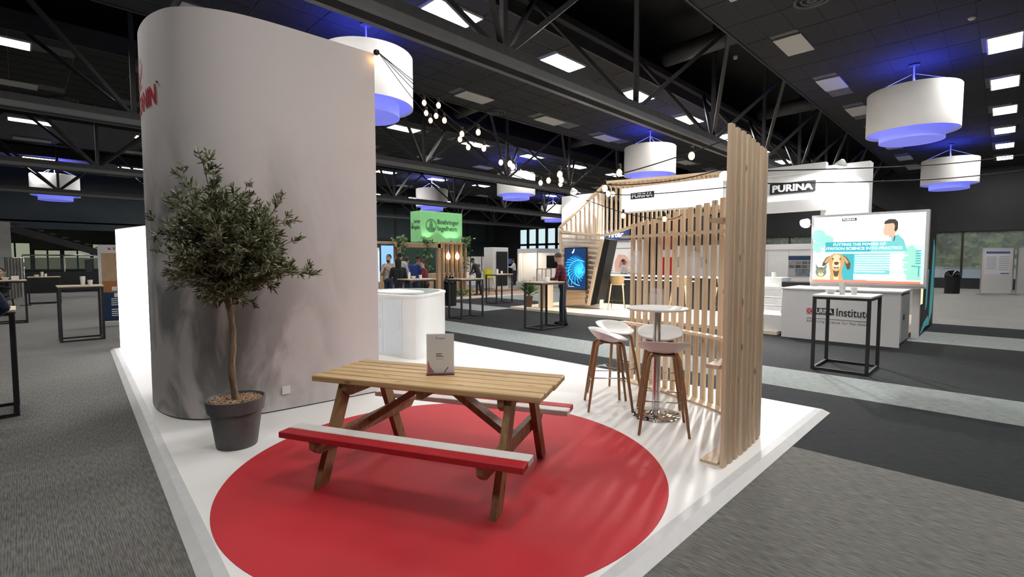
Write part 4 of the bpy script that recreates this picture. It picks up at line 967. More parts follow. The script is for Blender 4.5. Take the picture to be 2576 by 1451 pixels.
def ivy(name, label, c, n, spread, drop, trail):
    t = thing(name, label, 'plant', c); mb = MB()
    for k in range(n):
        u = R.random(); p = Vector((R.gauss(0, spread), R.gauss(0, .08), R.uniform(-.05, .20) if u > trail else -R.random() * drop))
        d = Vector((R.uniform(-1, 1), R.uniform(-1, .3), R.uniform(-.8, .5))).normalized(); sd = d.orthogonal().normalized(); s_ = R.uniform(.05, .085)
        mb.add([p, p + d * s_ + sd * s_ * .6, p + d * s_ * 1.9, p + d * s_ - sd * s_ * .6], [(0, 1, 2, 3)])
    o = mb.build('leaves', 'ivy', t); o['kind'] = 'stuff'
    mb = MB(); mb.tube(smooth_curve([(0, 0, -.02), (.03, -.05, -drop * .4), (-.02, -.06, -drop * .75), (.02, -.05, -drop)], 4), .008, 5); mb.build('vine_stem', 'bark', t)
    MB().lathe([(0, 0), (.09, 0), (.11, .12), (.1, .12), (0, .1)], 14, c=(0, 0, -.02)).build('pot', 'dark_plastic', t, True)
ivy('hanging_ivy', 'trailing ivy over the left corner of the timber frame', (10.72, BY, 2.36), 220, .14, .5, .5)
ivy('hanging_ivy', 'trailing ivy in the middle of the timber beam with long tendrils', (11.95, BY, 2.34), 260, .13, 1.15, .6)
ivy('hanging_ivy', 'trailing ivy hanging over the slatted corner beside the green cube', (14.06, BY, 2.42), 260, .12, 1.15, .55)
ivy('ground_ivy', 'low ivy bed at the foot of the timber slats', (13.3, 16.55, .18), 160, .38, .1, .2)
t = thing('pendant_bulb', 'large warm glowing bulb hanging left in the timber slats', 'pendant bulb', (13.0, BY - .14, 2.30), 0, 'pendant bulbs')
MB().tube([(0, 0, 0), (0, 0, -.28)], .006).build('flex', 'cable', t); MB().tube([(0, 0, -.28), (0, 0, -.36)], .03, 10).build('lamp_holder', 'chrome', t, True)
MB().lathe([(0, -.66), (.05, -.645), (.085, -.58), (.09, -.52), (.07, -.45), (.035, -.38), (.03, -.36)], 18).build('bulb', 'bulb_big', t, True)
MB().tube([(0, 0, -.68), (0, 0, -.85)], .02, 8).build('lamp_tail', 'wood_oak', t)
dup(t, (13.49, BY - .14, 2.30), 0, 'large warm glowing bulb hanging right in the timber slats')
# tv in the timber stand, glowing doorway
mat('tv_blue', (.2, .4, .6), .2, emit=(.30, .58, .85), es=.9, var=.02)
tv = thing('wall_screen', 'pale blue screen on the timber slats behind the man in a light shirt', 'screen', (10.1, BY - .03, 1.2))
MB().box((0, 0, .5), (.62, .06, 1.05), ch=.008).build('bezel', 'print_navy', tv); MB().box((0, -.034, .5), (.54, .006, .95)).build('display', 'tv_blue', tv)
mat('door_glow', (.7, .8, .9), .4, emit=(.55, .72, .85), es=.7, var=.02)
t = thing('glazed_door', 'pale glazed doorway at the back of the timber stand', 'door', (11.1, 19.5, .06)); del t['label']; del t['category']; t['kind'] = 'structure'; t.name = 'door_1'
MB().box((0, 0, 1.05), (.95, .08, 2.1)).build('door_frame', 'white_matte', t)
for k in range(2): MB().box((-.21 + .42 * k, -.05, 1.05), (.34, .02, 1.85)).build('pane', 'door_glow' if k else 'tv_blue', t)
# waste bins
def bin_(label, c, r_, h_):
    t = thing('waste_bin', label, 'waste bin', (c[0], c[1], 0), 0, 'domed waste bins')
    MB().lathe([(0, 0), (r_ * .92, 0), (r_ * .95, .02), (r_, h_ * .72), (r_ * 1.02, h_ * .74)], 28).build('body', 'black', t, True, ang=40)
    MB().lathe([(r_ * 1.03, h_ * .73), (r_ * 1.03, h_ * .78), (r_ * .92, h_ * .9), (r_ * .6, h_ * .98), (0, h_)], 28).build('domed_lid', 'black_gloss', t, True)
    MB().box((-r_ * .66, -r_ * .66, h_ * .84), (.02, .22, .12), rz=PI / 4).build('flap', 'charcoal', t)
bin_('black domed waste bin beside the reception counter', (10.75, 13.85), .23, 1.06); bin_('black domed waste bin beside the poster boards', (32.0, 1.75), .3, 1.12)
# white portal with black panel
po = thing('white_portal', 'white freestanding wall block with a tall black panel', 'display wall', (17.3, 18.45, .06))
MB().box((17.3, 18.45, 1.16), (1.06, .7, 2.2), ch=.01).build('block', 'white_matte', po, world=True)
MB().box((17.36, 18.08, 1.18), (.76, .06, 1.74), ch=.006).build('black_panel', 'black', po, world=True)
MB().box((17.3, 18.3, .11), (1.5, 1.4, .10)).build('plinth', 'tan_carpet', po, world=True)
MB().box((16.97, 18.03, 1.05), (.02, .03, .2)).build('handle', 'black_gloss', po, world=True)
# white back wall with posts, counter and bouquets
wk = thing('white_partition', 'row of white wall panels with black posts behind the timber slats', 'partition', (21.6, 24.6, 0))
for k in range(4): MB().beam((20.25 + k * .68, 25.1 - k * .34, .93), (20.89 + k * .68, 24.78 - k * .34, .93), .04, 1.86, up=(0, 0, 1)).build('panel', 'white_matte', wk, world=True)
for k in range(5): MB().box((20.22 + k * .68, 25.09 - k * .34, .95), (.04, .04, 1.9)).build('post', 'black_steel', wk, world=True)
ct = thing('white_sideboard', 'low white sideboard with wooden top under the white wall panels', 'sideboard', (21.2, 24.0, 0), -.46)
MB().box((0, 0, .44), (2.7, .5, .88), ch=.01).build('body', 'cool_white', ct); MB().box((0, 0, .90), (2.76, .54, .05)).build('top', 'wood_oak', ct)
for k, dx in enumerate((-.2, .55)):
    p = Vector((21.2, 24.0, 0)) + Matrix.Rotation(-.46, 3, 'Z') @ Vector((dx, -.05, .926)); t = thing('dried_bouquet', 'dark dried bouquet in a vase ' + ('left' if k == 0 else 'right') + ' on the white sideboard', 'bouquet', p)
    MB().lathe([(0, 0), (.05, 0), (.06, .1), (.035, .18), (.04, .2)], 12).build('vase', 'charcoal', t, True); mb = MB()
    for q in range(36):
        a = R.uniform(0, 6.28); r_ = R.uniform(.02, .16); mb.tube([(0, 0, .16), (r_ * math.cos(a), r_ * math.sin(a), R.uniform(.3, .48))], .006, 4)
    mb.build('stems', 'olive_dark', t)
# shell-scheme booths at the back with warm light
def shell(label, pts, h_=2.45, fascia=.28, m='shell_white', cat='booth'):
    t = thing('shell_booth', label, cat, ((pts[0][0] + pts[-1][0]) / 2, (pts[0][1] + pts[-1][1]) / 2, 0), 0, 'shell-scheme booths')
    for a, b in zip(pts[:-1], pts[1:]):
        a, b = Vector((*a, 0)), Vector((*b, 0)); n = max(1, round((b - a).length / 1.0)); d = (b - a) / n
        for k in range(n):
            p, q = a + d * k, a + d * (k + 1); g = (q - p).normalized() * .02
            MB().beam(p + g + Vector((0, 0, h_ / 2)), q - g + Vector((0, 0, h_ / 2)), .04, h_).build('panel', m, t, world=True)
            MB().box(p + Vector((0, 0, h_ / 2)), (.05, .05, h_)).build('upright', 'edge_grey', t, world=True)
        MB().box(b + Vector((0, 0, h_ / 2)), (.05, .05, h_)).build('upright', 'edge_grey', t, world=True)
    return t
A = G(1307, 708); Bp = G(1352, 711); Cp = G(1428, 708)
b1_ = shell('white shell booth with a black television near the far corner windows', [(A.x - .2, A.y), (A.x + 1.6, A.y + 1.2), (A.x + 4.4, A.y - .8)], 2.45)
fr = Fr((A.x - .2, A.y - .02, 2.15), (Bp.x - A.x + .2, Bp.y - A.y, 0)); mb = MB(); L_ = (Bp - A).length; fr.rect(mb, 0, 0, L_, .32, -.03, .0); mb.build('fascia', 'shell_white', b1_, world=True)
fr = Fr((Bp.x, Bp.y, 2.15), (Cp.x - Bp.x, Cp.y - Bp.y, 0)); mb = MB(); L_ = (Cp - Bp).length; fr.rect(mb, 0, 0, L_, .32, -.03, .0); mb.build('fascia', 'edge_grey', b1_, world=True)
MB().box((Bp.x, Bp.y, 1.2), (.06, .06, 2.4)).build('upright', 'edge_grey', b1_, world=True)
p0 = GD(1374, 643, 36.5); p1 = GD(1412, 674, 36.5)
t = thing('television', 'large black television on the back wall of the white shell booth', 'television', (p0 + p1) / 2, -PI / 4)
MB().box((0, 0, 0), ((p1 - p0).length * .75, .06, .95), ch=.01).build('bezel', 'black', t); MB().box((0, -.032, 0), ((p1 - p0).length * .72, .004, .88)).build('display', 'black_gloss', t)
l = bpy.data.lights.new('booth_lamp', 'AREA'); l.size = 1.2; l.energy = 60; l.color = (1, .83, .64); lo = bpy.data.objects.new('booth_lamp', l); COL.objects.link(lo); lo.location = (A.x + 1.6, A.y - .3, 2.4)
for k, (dx, dy) in enumerate([(1.1, -1.5), (2.5, -2.2)]):
    bar_table('brown-legged table inside the white shell booth, ' + ('outer' if k == 0 else 'inner') + ' one', (A.x + dx, A.y + dy), 'wood_oak', 1.1, .6, 1.0, frame_m='wood_leg')
t = thing('info_sign', 'small blue notice beside the waiter', 'sign', (23.5, 23.9, 0)); MB().box((0, 0, 1.55), (.5, .03, .34), rz=-PI / 4).build('board', 'print_blue', t); MB().tube([(0, 0, 0), (0, 0, 1.4)], .02).build('pole', 'black_steel', t); MB().box((0, 0, .012), (.35, .35, .024)).build('foot', 'black_steel', t)
# hall's right side: shell wall with poster, covered table, poster boards
sb = shell('long white shell wall with a photo poster behind the lettered counter', [(30, 10.6), (30, 6.2)], 2.5)
fr = Fr((29.96, 10.6, 2.2), (0, -1, 0)); mb = MB(); fr.rect(mb, 0, 0, 4.4, .3, -.02, .02); mb.build('fascia', 'white_matte', sb, world=True)
fr = Fr((29.95, 8.42, .72), (0, -1, 0)); t = thing('photo_poster', 'blue-headed poster of small photographs on the long white shell wall', 'poster', (29.96, 7.8, .72))
mb = MB(); fr.rect(mb, 0, 0, 1.3, 1.15, -.01, .0); mb.build('sheet', 'print_grey', t, world=True); mb = MB(); fr.rect(mb, 0, .9, 1.3, 1.12, 0, .004); mb.build('header', 'print_navy', t, world=True)
for k in range(4):
    for j in range(2):
        mb = MB(); fr.rect(mb, .04 + k * .31, .46 + j * .21, .32 + k * .31, .64 + j * .21, 0, .004); mb.build('photo', mat('photo%d%d' % (k, j), (R.uniform(.04, .25),) * 3, .6, var=.6, scale=14), t, world=True)
mb = MB(); fr.rect(mb, .35, .04, 1.26, .43, 0, .004); mb.build('photo', mat('photo_big', (.14, .17, .19), .6, var=.5, scale=3), t, world=True)
nv = thing('covered_table', 'tall table under a navy stretch cover behind the white rails', 'table', (22.3, 7.6, 0))
MB().add([(-.42, -.3, .62), (.42, -.3, .62), (.42, .3, .62), (-.42, .3, .62), (-.58, -.42, 0), (.58, -.42, 0), (.58, .42, 0), (-.58, .42, 0)], [(0, 1, 2, 3), (4, 7, 6, 5), (0, 4, 5, 1), (1, 5, 6, 2), (2, 6, 7, 3), (3, 7, 4, 0)]).build('cover', 'print_navy', nv)
MB().box((0, 0, 1.08), (.9, .62, .03)).build('table_top', 'black_steel', nv)
for sx in (-1, 1):
    for sy in (-1, 1): MB().box((sx * .38, sy * .26, .84), (.04, .04, .46)).build('leg', 'black_steel', nv)
def poster_board(label, a, b, poster):
    a, b = Vector(a), Vector(b); t = thing('poster_board', label, 'display board', ((a.x + b.x) / 2, (a.y + b.y) / 2, 0), 0, 'poster boards'); fr = Fr((a.x, a.y, 0), (b - a).to_3d()); L_ = (b - a).length
    mb = MB(); fr.rect(mb, .03, .12, L_ - .03, 2.14, -.03, 0); mb.build('board', 'shell_white', t, world=True)
    mb = MB(); fr.rect(mb, 0, .08, L_, .12, -.04, .01); fr.rect(mb, 0, 2.14, L_, 2.18, -.04, .01); mb.build('frame', 'edge_light', t, world=True)
    for q in (0, L_): MB().box(fr.p(q, 1.1), (.05, .05, 2.2)).build('post', 'steel', t, world=True); MB().box(fr.p(q, .01), (.11, .34, .02), rz=PI / 4 + PI / 2).build('foot', 'steel', t, world=True)
    if poster:
        mb = MB(); fr.rect(mb, .15, .95, L_ - .15, 2.05, 0, .004); mb.build('poster_sheet', 'print_white', t, world=True)
        mb = MB(); fr.rect(mb, .18, 1.92, L_ - .18, 2.02, .004, .006); mb.build('poster_header', 'print_blue', t, world=True); mb = MB(); fr.rect(mb, .6 * L_, .97, L_ - .18, 1.02, .004, .006); mb.build('poster_footer', 'print_blue', t, world=True)
        mb = MB()
        for k in range(7): fr.rect(mb, .2, 1.2 + k * .09, .46 * L_, 1.235 + k * .09, .004, .006); fr.rect(mb, .54 * L_, 1.15 + k * .1, L_ - .2, 1.185 + k * .1, .004, .006)
        mb.build('poster_text', mat('poster_ink', (.45, .47, .55), .6, var=.05), t, world=True)
    return t
poster_board('white poster board carrying a blue-headed poster beside the waste bin', (31.75, .75), (32.75, -.30), True); poster_board('empty white poster board next to the blue-headed poster', (32.86, -.42), (33.90, -1.51), False)
poster_board('empty white poster board at the end of the poster row', (34.01, -1.63), (35.05, -2.72), False)
# ================================================================== the wooden ribbon stand
XS = 12.6
ps = thing('timber_ribbon_platform', 'pale wood floor platform under the wooden ribbon arch', 'platform', (14.6, 6.4, 0))
for k in range(10):
    x0 = 12.52 if k < 2 else 11.4
    MB().box(((x0 + 17.6) / 2, 1.35 + 1.015 * (k + .5), .04), (17.6 - x0, 1.005, .08), ch=.003).build('floor_board', 'wood_deck', ps, world=True)
PZ = .08
# white body walls
mat('bright_white', (.84, .84, .84), .55, var=.01)
wf = thing('white_header_frame', 'bright white portal frame with a logo beam and pillar behind the lettered counter', 'exhibition frame', (13.15, 4.0, PZ))
def bxx(name, m, par, x0, x1, y0, y1, z0, z1, ch=0.): return MB().box(((x0 + x1) / 2, (y0 + y1) / 2, (z0 + z1) / 2), (x1 - x0, y1 - y0, z1 - z0), ch=ch).build(name, m, par, world=True)
bxx('pillar', 'bright_white', wf, 13.0, 13.35, 2.12, 3.02, PZ, 3.74)
bxx('header_beam', 'bright_white', wf, 13.0, 13.35, 3.02, 4.9, 2.80, 3.80)
bxx('header_ledge', 'white_matte', wf, 12.82, 13.0, 2.9, 4.9, 2.74, 3.0)
bxx('header_cap', 'white_matte', wf, 12.8, 13.0, 2.9, 4.9, 3.62, 3.8)
fr = Fr((12.99, 0, 0), (0, -1, 0))
def logo_panel(fr, par, px0, py0, px1, py1, X, txt='PURINA', frame='print_black'):
    a = GX(px0, (py0 + py1) / 2, X); b = GX(px1, (py0 + py1) / 2, X); z0 = GX((px0 + px1) / 2, py1, X).z; z1 = GX((px0 + px1) / 2, py0, X).z
    mb = MB(); fr.rect(mb, -a.y, z0, -b.y, z1, .0, .012); mb.build('logo_plate', frame, par, world=True)
    w_ = a.y - b.y; h_ = z1 - z0
    text_on(fr, txt, -a.y + .06 * w_, z0 + .16 * h_, -b.y - .05 * w_, z1 - .16 * h_, 'print_white', par, bold=.045, c=.018)
logo_panel(fr, wf, 1937, 458, 2052, 485, 12.99)
# lettered counter
ic = thing('lettered_counter', 'off-white counter lettered with a black and red institute logo', 'counter', (11.9, 2.26, 0))
bxx('body', 'white_matte', ic, 11.30, 12.45, 1.30, 3.27, 0, 1.0); bxx('top', 'white_lacquer', ic, 11.28, 12.5, 1.28, 3.29, 1.0, 1.035, .004)
MB().box((11.85, 1.292, .52), (1.05, .012, .86)).build('side_panel', 'edge_grey', ic, world=True); MB().box((11.6, 1.283, .55), (.14, .012, .10)).build('recess_handle', 'charcoal', ic, world=True)
fr = Fr((11.297, 0, 0), (0, -1, 0)); X = 11.297
def pa(px, py): v = GX(px, py, X); return -v.y, v.z
a0, z0 = pa(2029, 788); a1, z1 = pa(2043, 775); mb = MB(); fr.rect(mb, a0, z0, a1, z1, 0, .004); mb.build('red_emblem', 'print_red', ic, world=True)
mb = MB(); w_ = a1 - a0; h_ = z1 - z0
for i, j in ((1, 1), (0, 2), (2, 2), (0, 0), (2, 0)): fr.rect(mb, a0 + w_ * (.12 + .27 * i), z0 + h_ * (.1 + .29 * j), a0 + w_ * (.12 + .27 * i + .22), z0 + h_ * (.1 + .29 * j + .23), .004, .006)
mb.build('emblem_checks', 'print_white', ic, world=True)
a0, z0 = pa(2044, 789); a1, z1 = pa(2098, 778); mb = MB(); fr.rect(mb, a0, z0, a1, z1 + .012, 0, .004); mb.build('logo_plate', 'print_black', ic, world=True)
text_on(fr, 'PURINA', a0 + .02, z0 + .018, a1 - .02, z1 - .004, 'print_white', ic, bold=.03, c=.007)
a0, z0 = pa(2104, 795); a1, z1 = pa(2191, 781); text_on(fr, 'Institute', a0, z0, a1, z1 + .01, 'print_black', ic, bold=.008, c=.006)
a0, z0 = pa(2029, 799); a1, z1 = pa(2191, 797); mb = MB(); fr.rect(mb, a0, z0, a1, z0 + .006, 0, .004); mb.build('rule', 'print_black', ic, world=True)
a0, z0 = pa(2029, 809); a1, z1 = pa(2191, 802); text_on(fr, 'Advancing science for Pet Health', a0, z0 - .01, a1, z0 + .05, 'print_black', ic, bold=.006, c=.006, spacing=1.4)
# picture screen
Xd = 12.72; fr = Fr((Xd, 0, 0), (0, -1, 0))
ds = thing('picture_screen', 'large bright picture screen with a dog and a cat above the lettered counter', 'screen', (Xd, 2.1, 1.035))
def pd_(px, py): v = GX(px, py, Xd); return -v.y, v.z
A0, A1, Z0, Z1 = -3.07, -1.13, 1.13, 2.56
mb = MB(); fr.rect(mb, A0 - .05, Z0 - .05, A1 + .05, Z1 + .05, -.22, 0); mb.build('frame', 'white_matte', ds, world=True)
mb = MB(); fr.rect(mb, A0 - .05, 1.036, A1 + .05, Z0 - .05, -.2, -.02); mb.build('stand_foot', 'white_matte', ds, world=True)
def em(name, c, s_=1.): return mat(name, c, .4, emit=c, es=s_, var=.02, scale=3)
for n_, c in dict(d_white=(.84, .96, .92), d_mint=(.30, .64, .52), d_teal=(.05, .34, .40), d_teal2=(.16, .50, .50), d_pale=(.56, .85, .77), d_dog=(.46, .28, .12), d_dog2=(.68, .52, .34), d_dogd=(.10, .055, .03), d_cat=(.16, .17, .11), d_catl=(.52, .54, .42), d_skin=(.62, .42, .30), d_hair=(.05, .045, .04), d_red=(.85, .22, .14), d_ink=(.04, .05, .05), d_text=(.95, .98, .98)).items(): em(n_, c, 1.0)
lay = [0]
def art(name, m_, shapes, hosts=ds, f=None):
    lay[0] += 1; c = .001 + .0006 * lay[0]; F_ = f or fr
    for s_ in shapes:
        mb = MB()
        if s_[0] == 'r': F_.rect(mb, *s_[1], 0, c)
        elif s_[0] == 'p': F_.poly(mb, s_[1], 0, c)
        elif s_[0] == 'e': F_.ell(mb, *s_[1], 0, c)
        o = mb.build(name, m_, hosts, world=True)
    return o
W, Hh = A1 - A0, Z1 - Z0
U = lambda u, v: (A0 + u * W, Z0 + v * Hh)
def PR(u0, v0, u1, v1): return ('r', (*U(u0, v0), *U(u1, v1)))
def PP(*p): return ('p', [U(*q) for q in p])
def PE(u, v, ru, rv): return ('e', (*U(u, v), ru * W, rv * Hh))
dsp = art('display', 'd_white', [PR(0, 0, 1, 1)])
_ds, ds = ds, dsp
def art2(*a): return art(*a, ds)
art2('backdrop', 'd_pale', [PR(0, .03, 1, .55)]); art2('backdrop', 'd_mint', [PE(.05, .72, .07, .09), PE(.13, .64, .07, .08), PE(.05, .55, .06, .1), PP((.86, .05), (.98, .05), (.97, .42), (.9, .55), (.85, .5), (.82, .3))])
art2('person_print', 'd_teal2', [PP((.70, .46), (.69, .60), (.72, .68), (.78, .70), (.83, .62), (.86, .46))])
art2('person_print', 'd_white', [PP((.61, .46), (.62, .60), (.68, .67), (.72, .68), (.74, .46))])
art2('person_print', 'd_skin', [PP((.665, .86), (.655, .79), (.645, .765), (.655, .755), (.655, .71), (.675, .685), (.70, .69), (.705, .655), (.755, .675), (.76, .80), (.75, .87))])
art2('person_print', 'd_hair', [PP((.655, .855), (.665, .90), (.70, .925), (.75, .92), (.775, .88), (.775, .78), (.76, .74), (.745, .76), (.75, .83), (.735, .865)), PP((.748, .68), (.757, .68), (.735, .5), (.728, .5))])
art2('chair_print', 'd_teal', [PR(.93, .28 + .035 * k, .975, .295 + .035 * k) for k in range(6)] + [PP((.9, .26), (.98, .24), (.98, .23), (.9, .24)), PR(.955, .10, .965, .25)])
art2('title_band', 'd_teal', [PR(.12, .46, .76, .61)]); art2('title_band', 'd_teal2', [PR(.55, .46, .76, .61)])
art2('lower_field', 'd_teal', [PR(.26, .03, .52, .43)]); art2('lower_field', 'd_teal2', [PR(.4, .04, .72, .43)])
art2('text_box', 'd_white', [PR(.40, .04, .86, .125)])
# dog
art2('dog_print', 'd_dogd', [PP((.165, .40), (.13, .37), (.10, .29), (.095, .24), (.12, .245), (.155, .30)), PP((.30, .40), (.335, .37), (.37, .28), (.365, .20), (.34, .19), (.315, .30))])
art2('dog_print', 'd_dog', [PP((.175, .03), (.178, .14), (.165, .24), (.155, .33), (.175, .405), (.21, .435), (.26, .435), (.295, .405), (.313, .33), (.30, .24), (.285, .14), (.305, .03)), PP((.17, .395), (.14, .365), (.115, .30), (.135, .285), (.165, .33)), PP((.298, .395), (.325, .365), (.352, .30), (.335, .275), (.308, .33))])
art2('dog_print', 'd_dog2', [PP((.20, .40), (.235, .425), (.27, .40), (.262, .34), (.275, .27), (.268, .205), (.235, .185), (.20, .205), (.195, .27), (.208, .34)), PP((.215, .03), (.21, .10), (.235, .15), (.26, .10), (.262, .03))])
art2('dog_print', 'd_dogd', [PP((.212, .30), (.235, .312), (.26, .30), (.256, .27), (.235, .255), (.215, .27)), PE(.200, .352, .009, .011), PE(.271, .352, .009, .011), PP((.205, .232), (.235, .22), (.266, .232), (.255, .205), (.215, .205)), PP((.205, .175), (.235, .16), (.264, .175), (.252, .08), (.218, .08))])
# cat
art2('cat_print', 'd_catl', [PE(.085, .07, .06, .07), PP((.04, .03), (.14, .03), (.145, .18), (.03, .18))]); art2('cat_print', 'd_cat', [PE(.085, .15, .055, .075), PP((.035, .19), (.03, .27), (.065, .21)), PP((.135, .19), (.145, .27), (.105, .21))])
art2('cat_print', 'd_catl', [PE(.066, .165, .012, .012), PE(.104, .165, .012, .012), PE(.085, .115, .028, .03)]); art2('cat_print', 'd_ink', [PE(.066, .165, .006, .01), PE(.104, .165, .006, .01), PE(.085, .13, .008, .007)] + [PR(.07 + .013 * k, .20, .074 + .013 * k, .222) for k in range(3)])
art2('text_lines', 'd_text', [PR(.41, .395 - .034 * k, .87 - .03 * (k % 3) - (.16 if k == 7 else 0), .41 - .034 * k) for k in range(8)])
art2('red_strip', 'd_red', [PR(0, 0, .98, .03)])
art2('logo_plate', 'd_ink', [PR(.275, .925, .41, .965)])
text_on(fr, 'PURINA', *U(.285, .932), *U(.40, .958), 'd_text', ds, bold=.03, c=.022)
text_on(fr, 'PUTTING THE POWER OF', *U(.20, .55), *U(.68, .59), 'd_text', ds, bold=.02, c=.022); text_on(fr, 'NUTRITION SCIENCE INTO PRACTICE', *U(.08, .49), *U(.82, .53), 'd_text', ds, bold=.02, c=.022)
# dark side panel with teal picture
bs = thing('dark_side_panel', 'tall dark graphic panel with teal splash at the end of the counter stand', 'display panel', (14.7, 1.22, 0))
bxx('panel', 'black', bs, 13.1, 16.0, 1.21, 1.29, 0, 2.72); bxx('white_post', 'white_matte', bs, 12.95, 13.1, 1.19, 1.31, 0, 1.15)
fr3 = Fr((13.1, 1.207, 0), (1, 0, 0))
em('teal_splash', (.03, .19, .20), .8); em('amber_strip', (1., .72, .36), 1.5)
def sidew(name, m_, shapes):
    mb = MB()
    for s_ in shapes: fr3.poly(mb, s_, 0, .006)
    mb.build(name, m_, bs, world=True)
sidew('amber_strip', 'amber_strip', [[(.16, .68), (.5, .68), (.5, 2.4), (.30, 2.4)]])
sidew('teal_splash', 'teal_splash', [[(1.9, .15), (2.5, .35), (2.7, .9), (2.6, 1.9), (2.3, 2.1), (2.1, 1.2)], [(.4, .05), (1.2, .12), (2.0, .10), (1.7, .32), (.9, .22)], [(1.1, .5), (1.35, .6), (1.5, 1.4), (1.2, 1.3)]])
sidew('white_text', 'print_white', [[(.75, 2.2 - .13 * k), (1.3, 2.2 - .13 * k), (1.3, 2.27 - .13 * k), (.75, 2.27 - .13 * k)] for k in range(4)] + [[(.55, 1.42), (1.1, 1.42), (1.1, 1.62), (.55, 1.62)]])
sidew('orange_mark', 'print_orange', [[(.8, 1.74), (1.15, 1.74), (.97, 1.86)]])
# white steps with rails left of the counter
wr = thing('white_rail_steps', 'white plinth block with thin white guard rails left of the lettered counter', 'steps', (11.9, 3.7, PZ))
bxx('plinth', 'white_lacquer', wr, 11.5, 12.6, 3.32, 4.25, PZ, .30); bxx('tread', 'white_lacquer', wr, 11.5, 12.1, 3.32, 4.25, .30, .42); bxx('back_panel', 'edge_grey', wr, 12.55, 12.6, 3.4, 4.1, .42, .95)
for z in (.62, .80, 1.02):
    MB().tube([(11.55, 3.34, z), (11.55, 4.2, z), (12.5, 4.2, z)], .014, 8).build('rail', 'white_lacquer', wr, True, True)
for (x, y) in ((11.55, 3.34), (11.55, 4.2), (12.5, 4.2)): MB().tube([(x, y, .3), (x, y, 1.02)], .016, 8).build('rail_post', 'white_lacquer', wr, True, True)
wc = thing('white_plinth_cabinet', 'white cabinet plinth with a black top behind the guard rails', 'cabinet', (14.3, 4.2, PZ)); bxx('body', 'cool_white', wc, 13.9, 14.7, 4.05, 4.75, PZ, 1.15); bxx('black_counter', 'black', wc, 13.9, 14.7, 2.9, 4.04, PZ, 1.05); bxx('door', 'white_lacquer', wc, 13.885, 13.9, 4.1, 4.7, .2, 1.0)
t = thing('printer', 'white desktop printer on the black counter by the screen', 'printer', (14.2, 3.25, 1.05)); MB().box((0, 0, .14), (.36, .40, .26), ch=.02).build('body', 'white_lacquer', t); MB().box((-.05, 0, .29), (.3, .34, .05), ch=.012).build('lid', 'edge_light', t); MB().box((-.22, 0, .10), (.12, .3, .02)).build('paper_tray', 'cool_white', t)
t = MB().lathe([(0, 0), (.05, 0), (.055, .12), (.04, .14), (0, .14)], 14).build('white_jar', 'cup', None, True, ang=40); t.location = (14.1, 4.3, 1.15); tag(t, 'small white jar on the white cabinet plinth', 'jar')
# ------------------------------------------------------------------ wooden ribbon arch
ra = thing('wooden_ribbon_arch', 'folded ribbon arch of pale timber slats framing the blue screen', 'exhibition frame', (XS, 8, PZ))
def yz(px, py, X=XS): v = GX(px, py, X); return v.y, v.z
top = [(1408, 573), (1470, 513), (1530, 458), (1600, 453), (1700, 444), (1824, 433)]; low = [(1408, 580), (1440, 586), (1520, 592), (1550, 584), (1600, 566), (1700, 549), (1824, 528)]
def at(poly, px): return float(np.interp(px, [p[0] for p in poly], [p[1] for p in poly]))
for k in range(37):
    px = 1414 + k * 11.3; y, z1 = yz(px, at(top, px) + 6); _, z0 = yz(px, at(low, px) - 3)
    if z1 - z0 < .04: continue
    MB().box((0, 0, 0), (.05, .055, z1 - z0), ch=.004).build('slat', 'wood_slat', ra).location = (0.02, y - 8, (z0 + z1) / 2 - PZ)
    if px > 1525:
        MB().box((0, 0, 0), (.85, .055, .05), ch=.004).build('roof_slat', 'wood_slat', ra).location = (.42, y - 8, z1 + .02 - PZ)
def strip(name, pix, X, w_=.10, h_=.07, m_='wood_slat'):
    pts = [Vector((X, *yz(*p, X))) for p in pix]
    for a, b in zip(pts[:-1], pts[1:]): MB().beam(a, b, h_, w_, up=(1, 0, 0)).build(name, m_, ra, world=True)
strip('edge_rail', top, XS - .05); strip('edge_rail', low, XS - .05); strip('back_rail', [(1535, 470), (1824, 446)], XS + .85)
lst = [(1409, 584), (1413, 668), (1420, 766)]; rst = [(1516, 601), (1499, 672), (1480, 767)]
strip('stile', lst, XS - .05, .06, .09); strip('stile', rst, XS - .05, .06, .09)
for k in range(15):
    py = 590 + k * 12.4; f = lambda poly: float(np.interp(py, [p[1] for p in poly], [p[0] for p in poly]))
    a = Vector((XS, *yz(f(lst), py - 3))); b = Vector((XS, *yz(f(rst), py + 3)))
    MB().beam(a, b, .05, .055, up=(1, 0, 0)).build('cross_slat', 'wood_slat', ra, world=True)
yb0, zb0 = yz(1424, 728); yb1, _ = yz(1481, 728)
for k in range(4):
    z = 1.0 - k * .20
    MB().box((XS - .09, (yb0 + yb1) / 2, z - .12), (.035, yb0 - yb1 - .05 * k, .19), Rm=Matrix.Rotation(-.13, 3, 'X')).build('base_plank', 'wood_oak', ra, world=True)
pts = [yz(*q) for q in ((1519, 600), (1533, 603), (1500, 764), (1485, 768))]
mb = MB(); mb.add([(XS + dx, y, z) for dx in (.02, .45) for (y, z) in pts], [(3, 2, 1, 0), (4, 5, 6, 7), (0, 1, 5, 4), (1, 2, 6, 5), (2, 3, 7, 6), (3, 0, 4, 7)]); mb.build('black_return', 'black', ra, world=True)
bw = MB().box((XS + .25, 9.65, 1.9), (.2, 1.55, 3.6)).build('white_core', 'bright_white', ra, world=True)
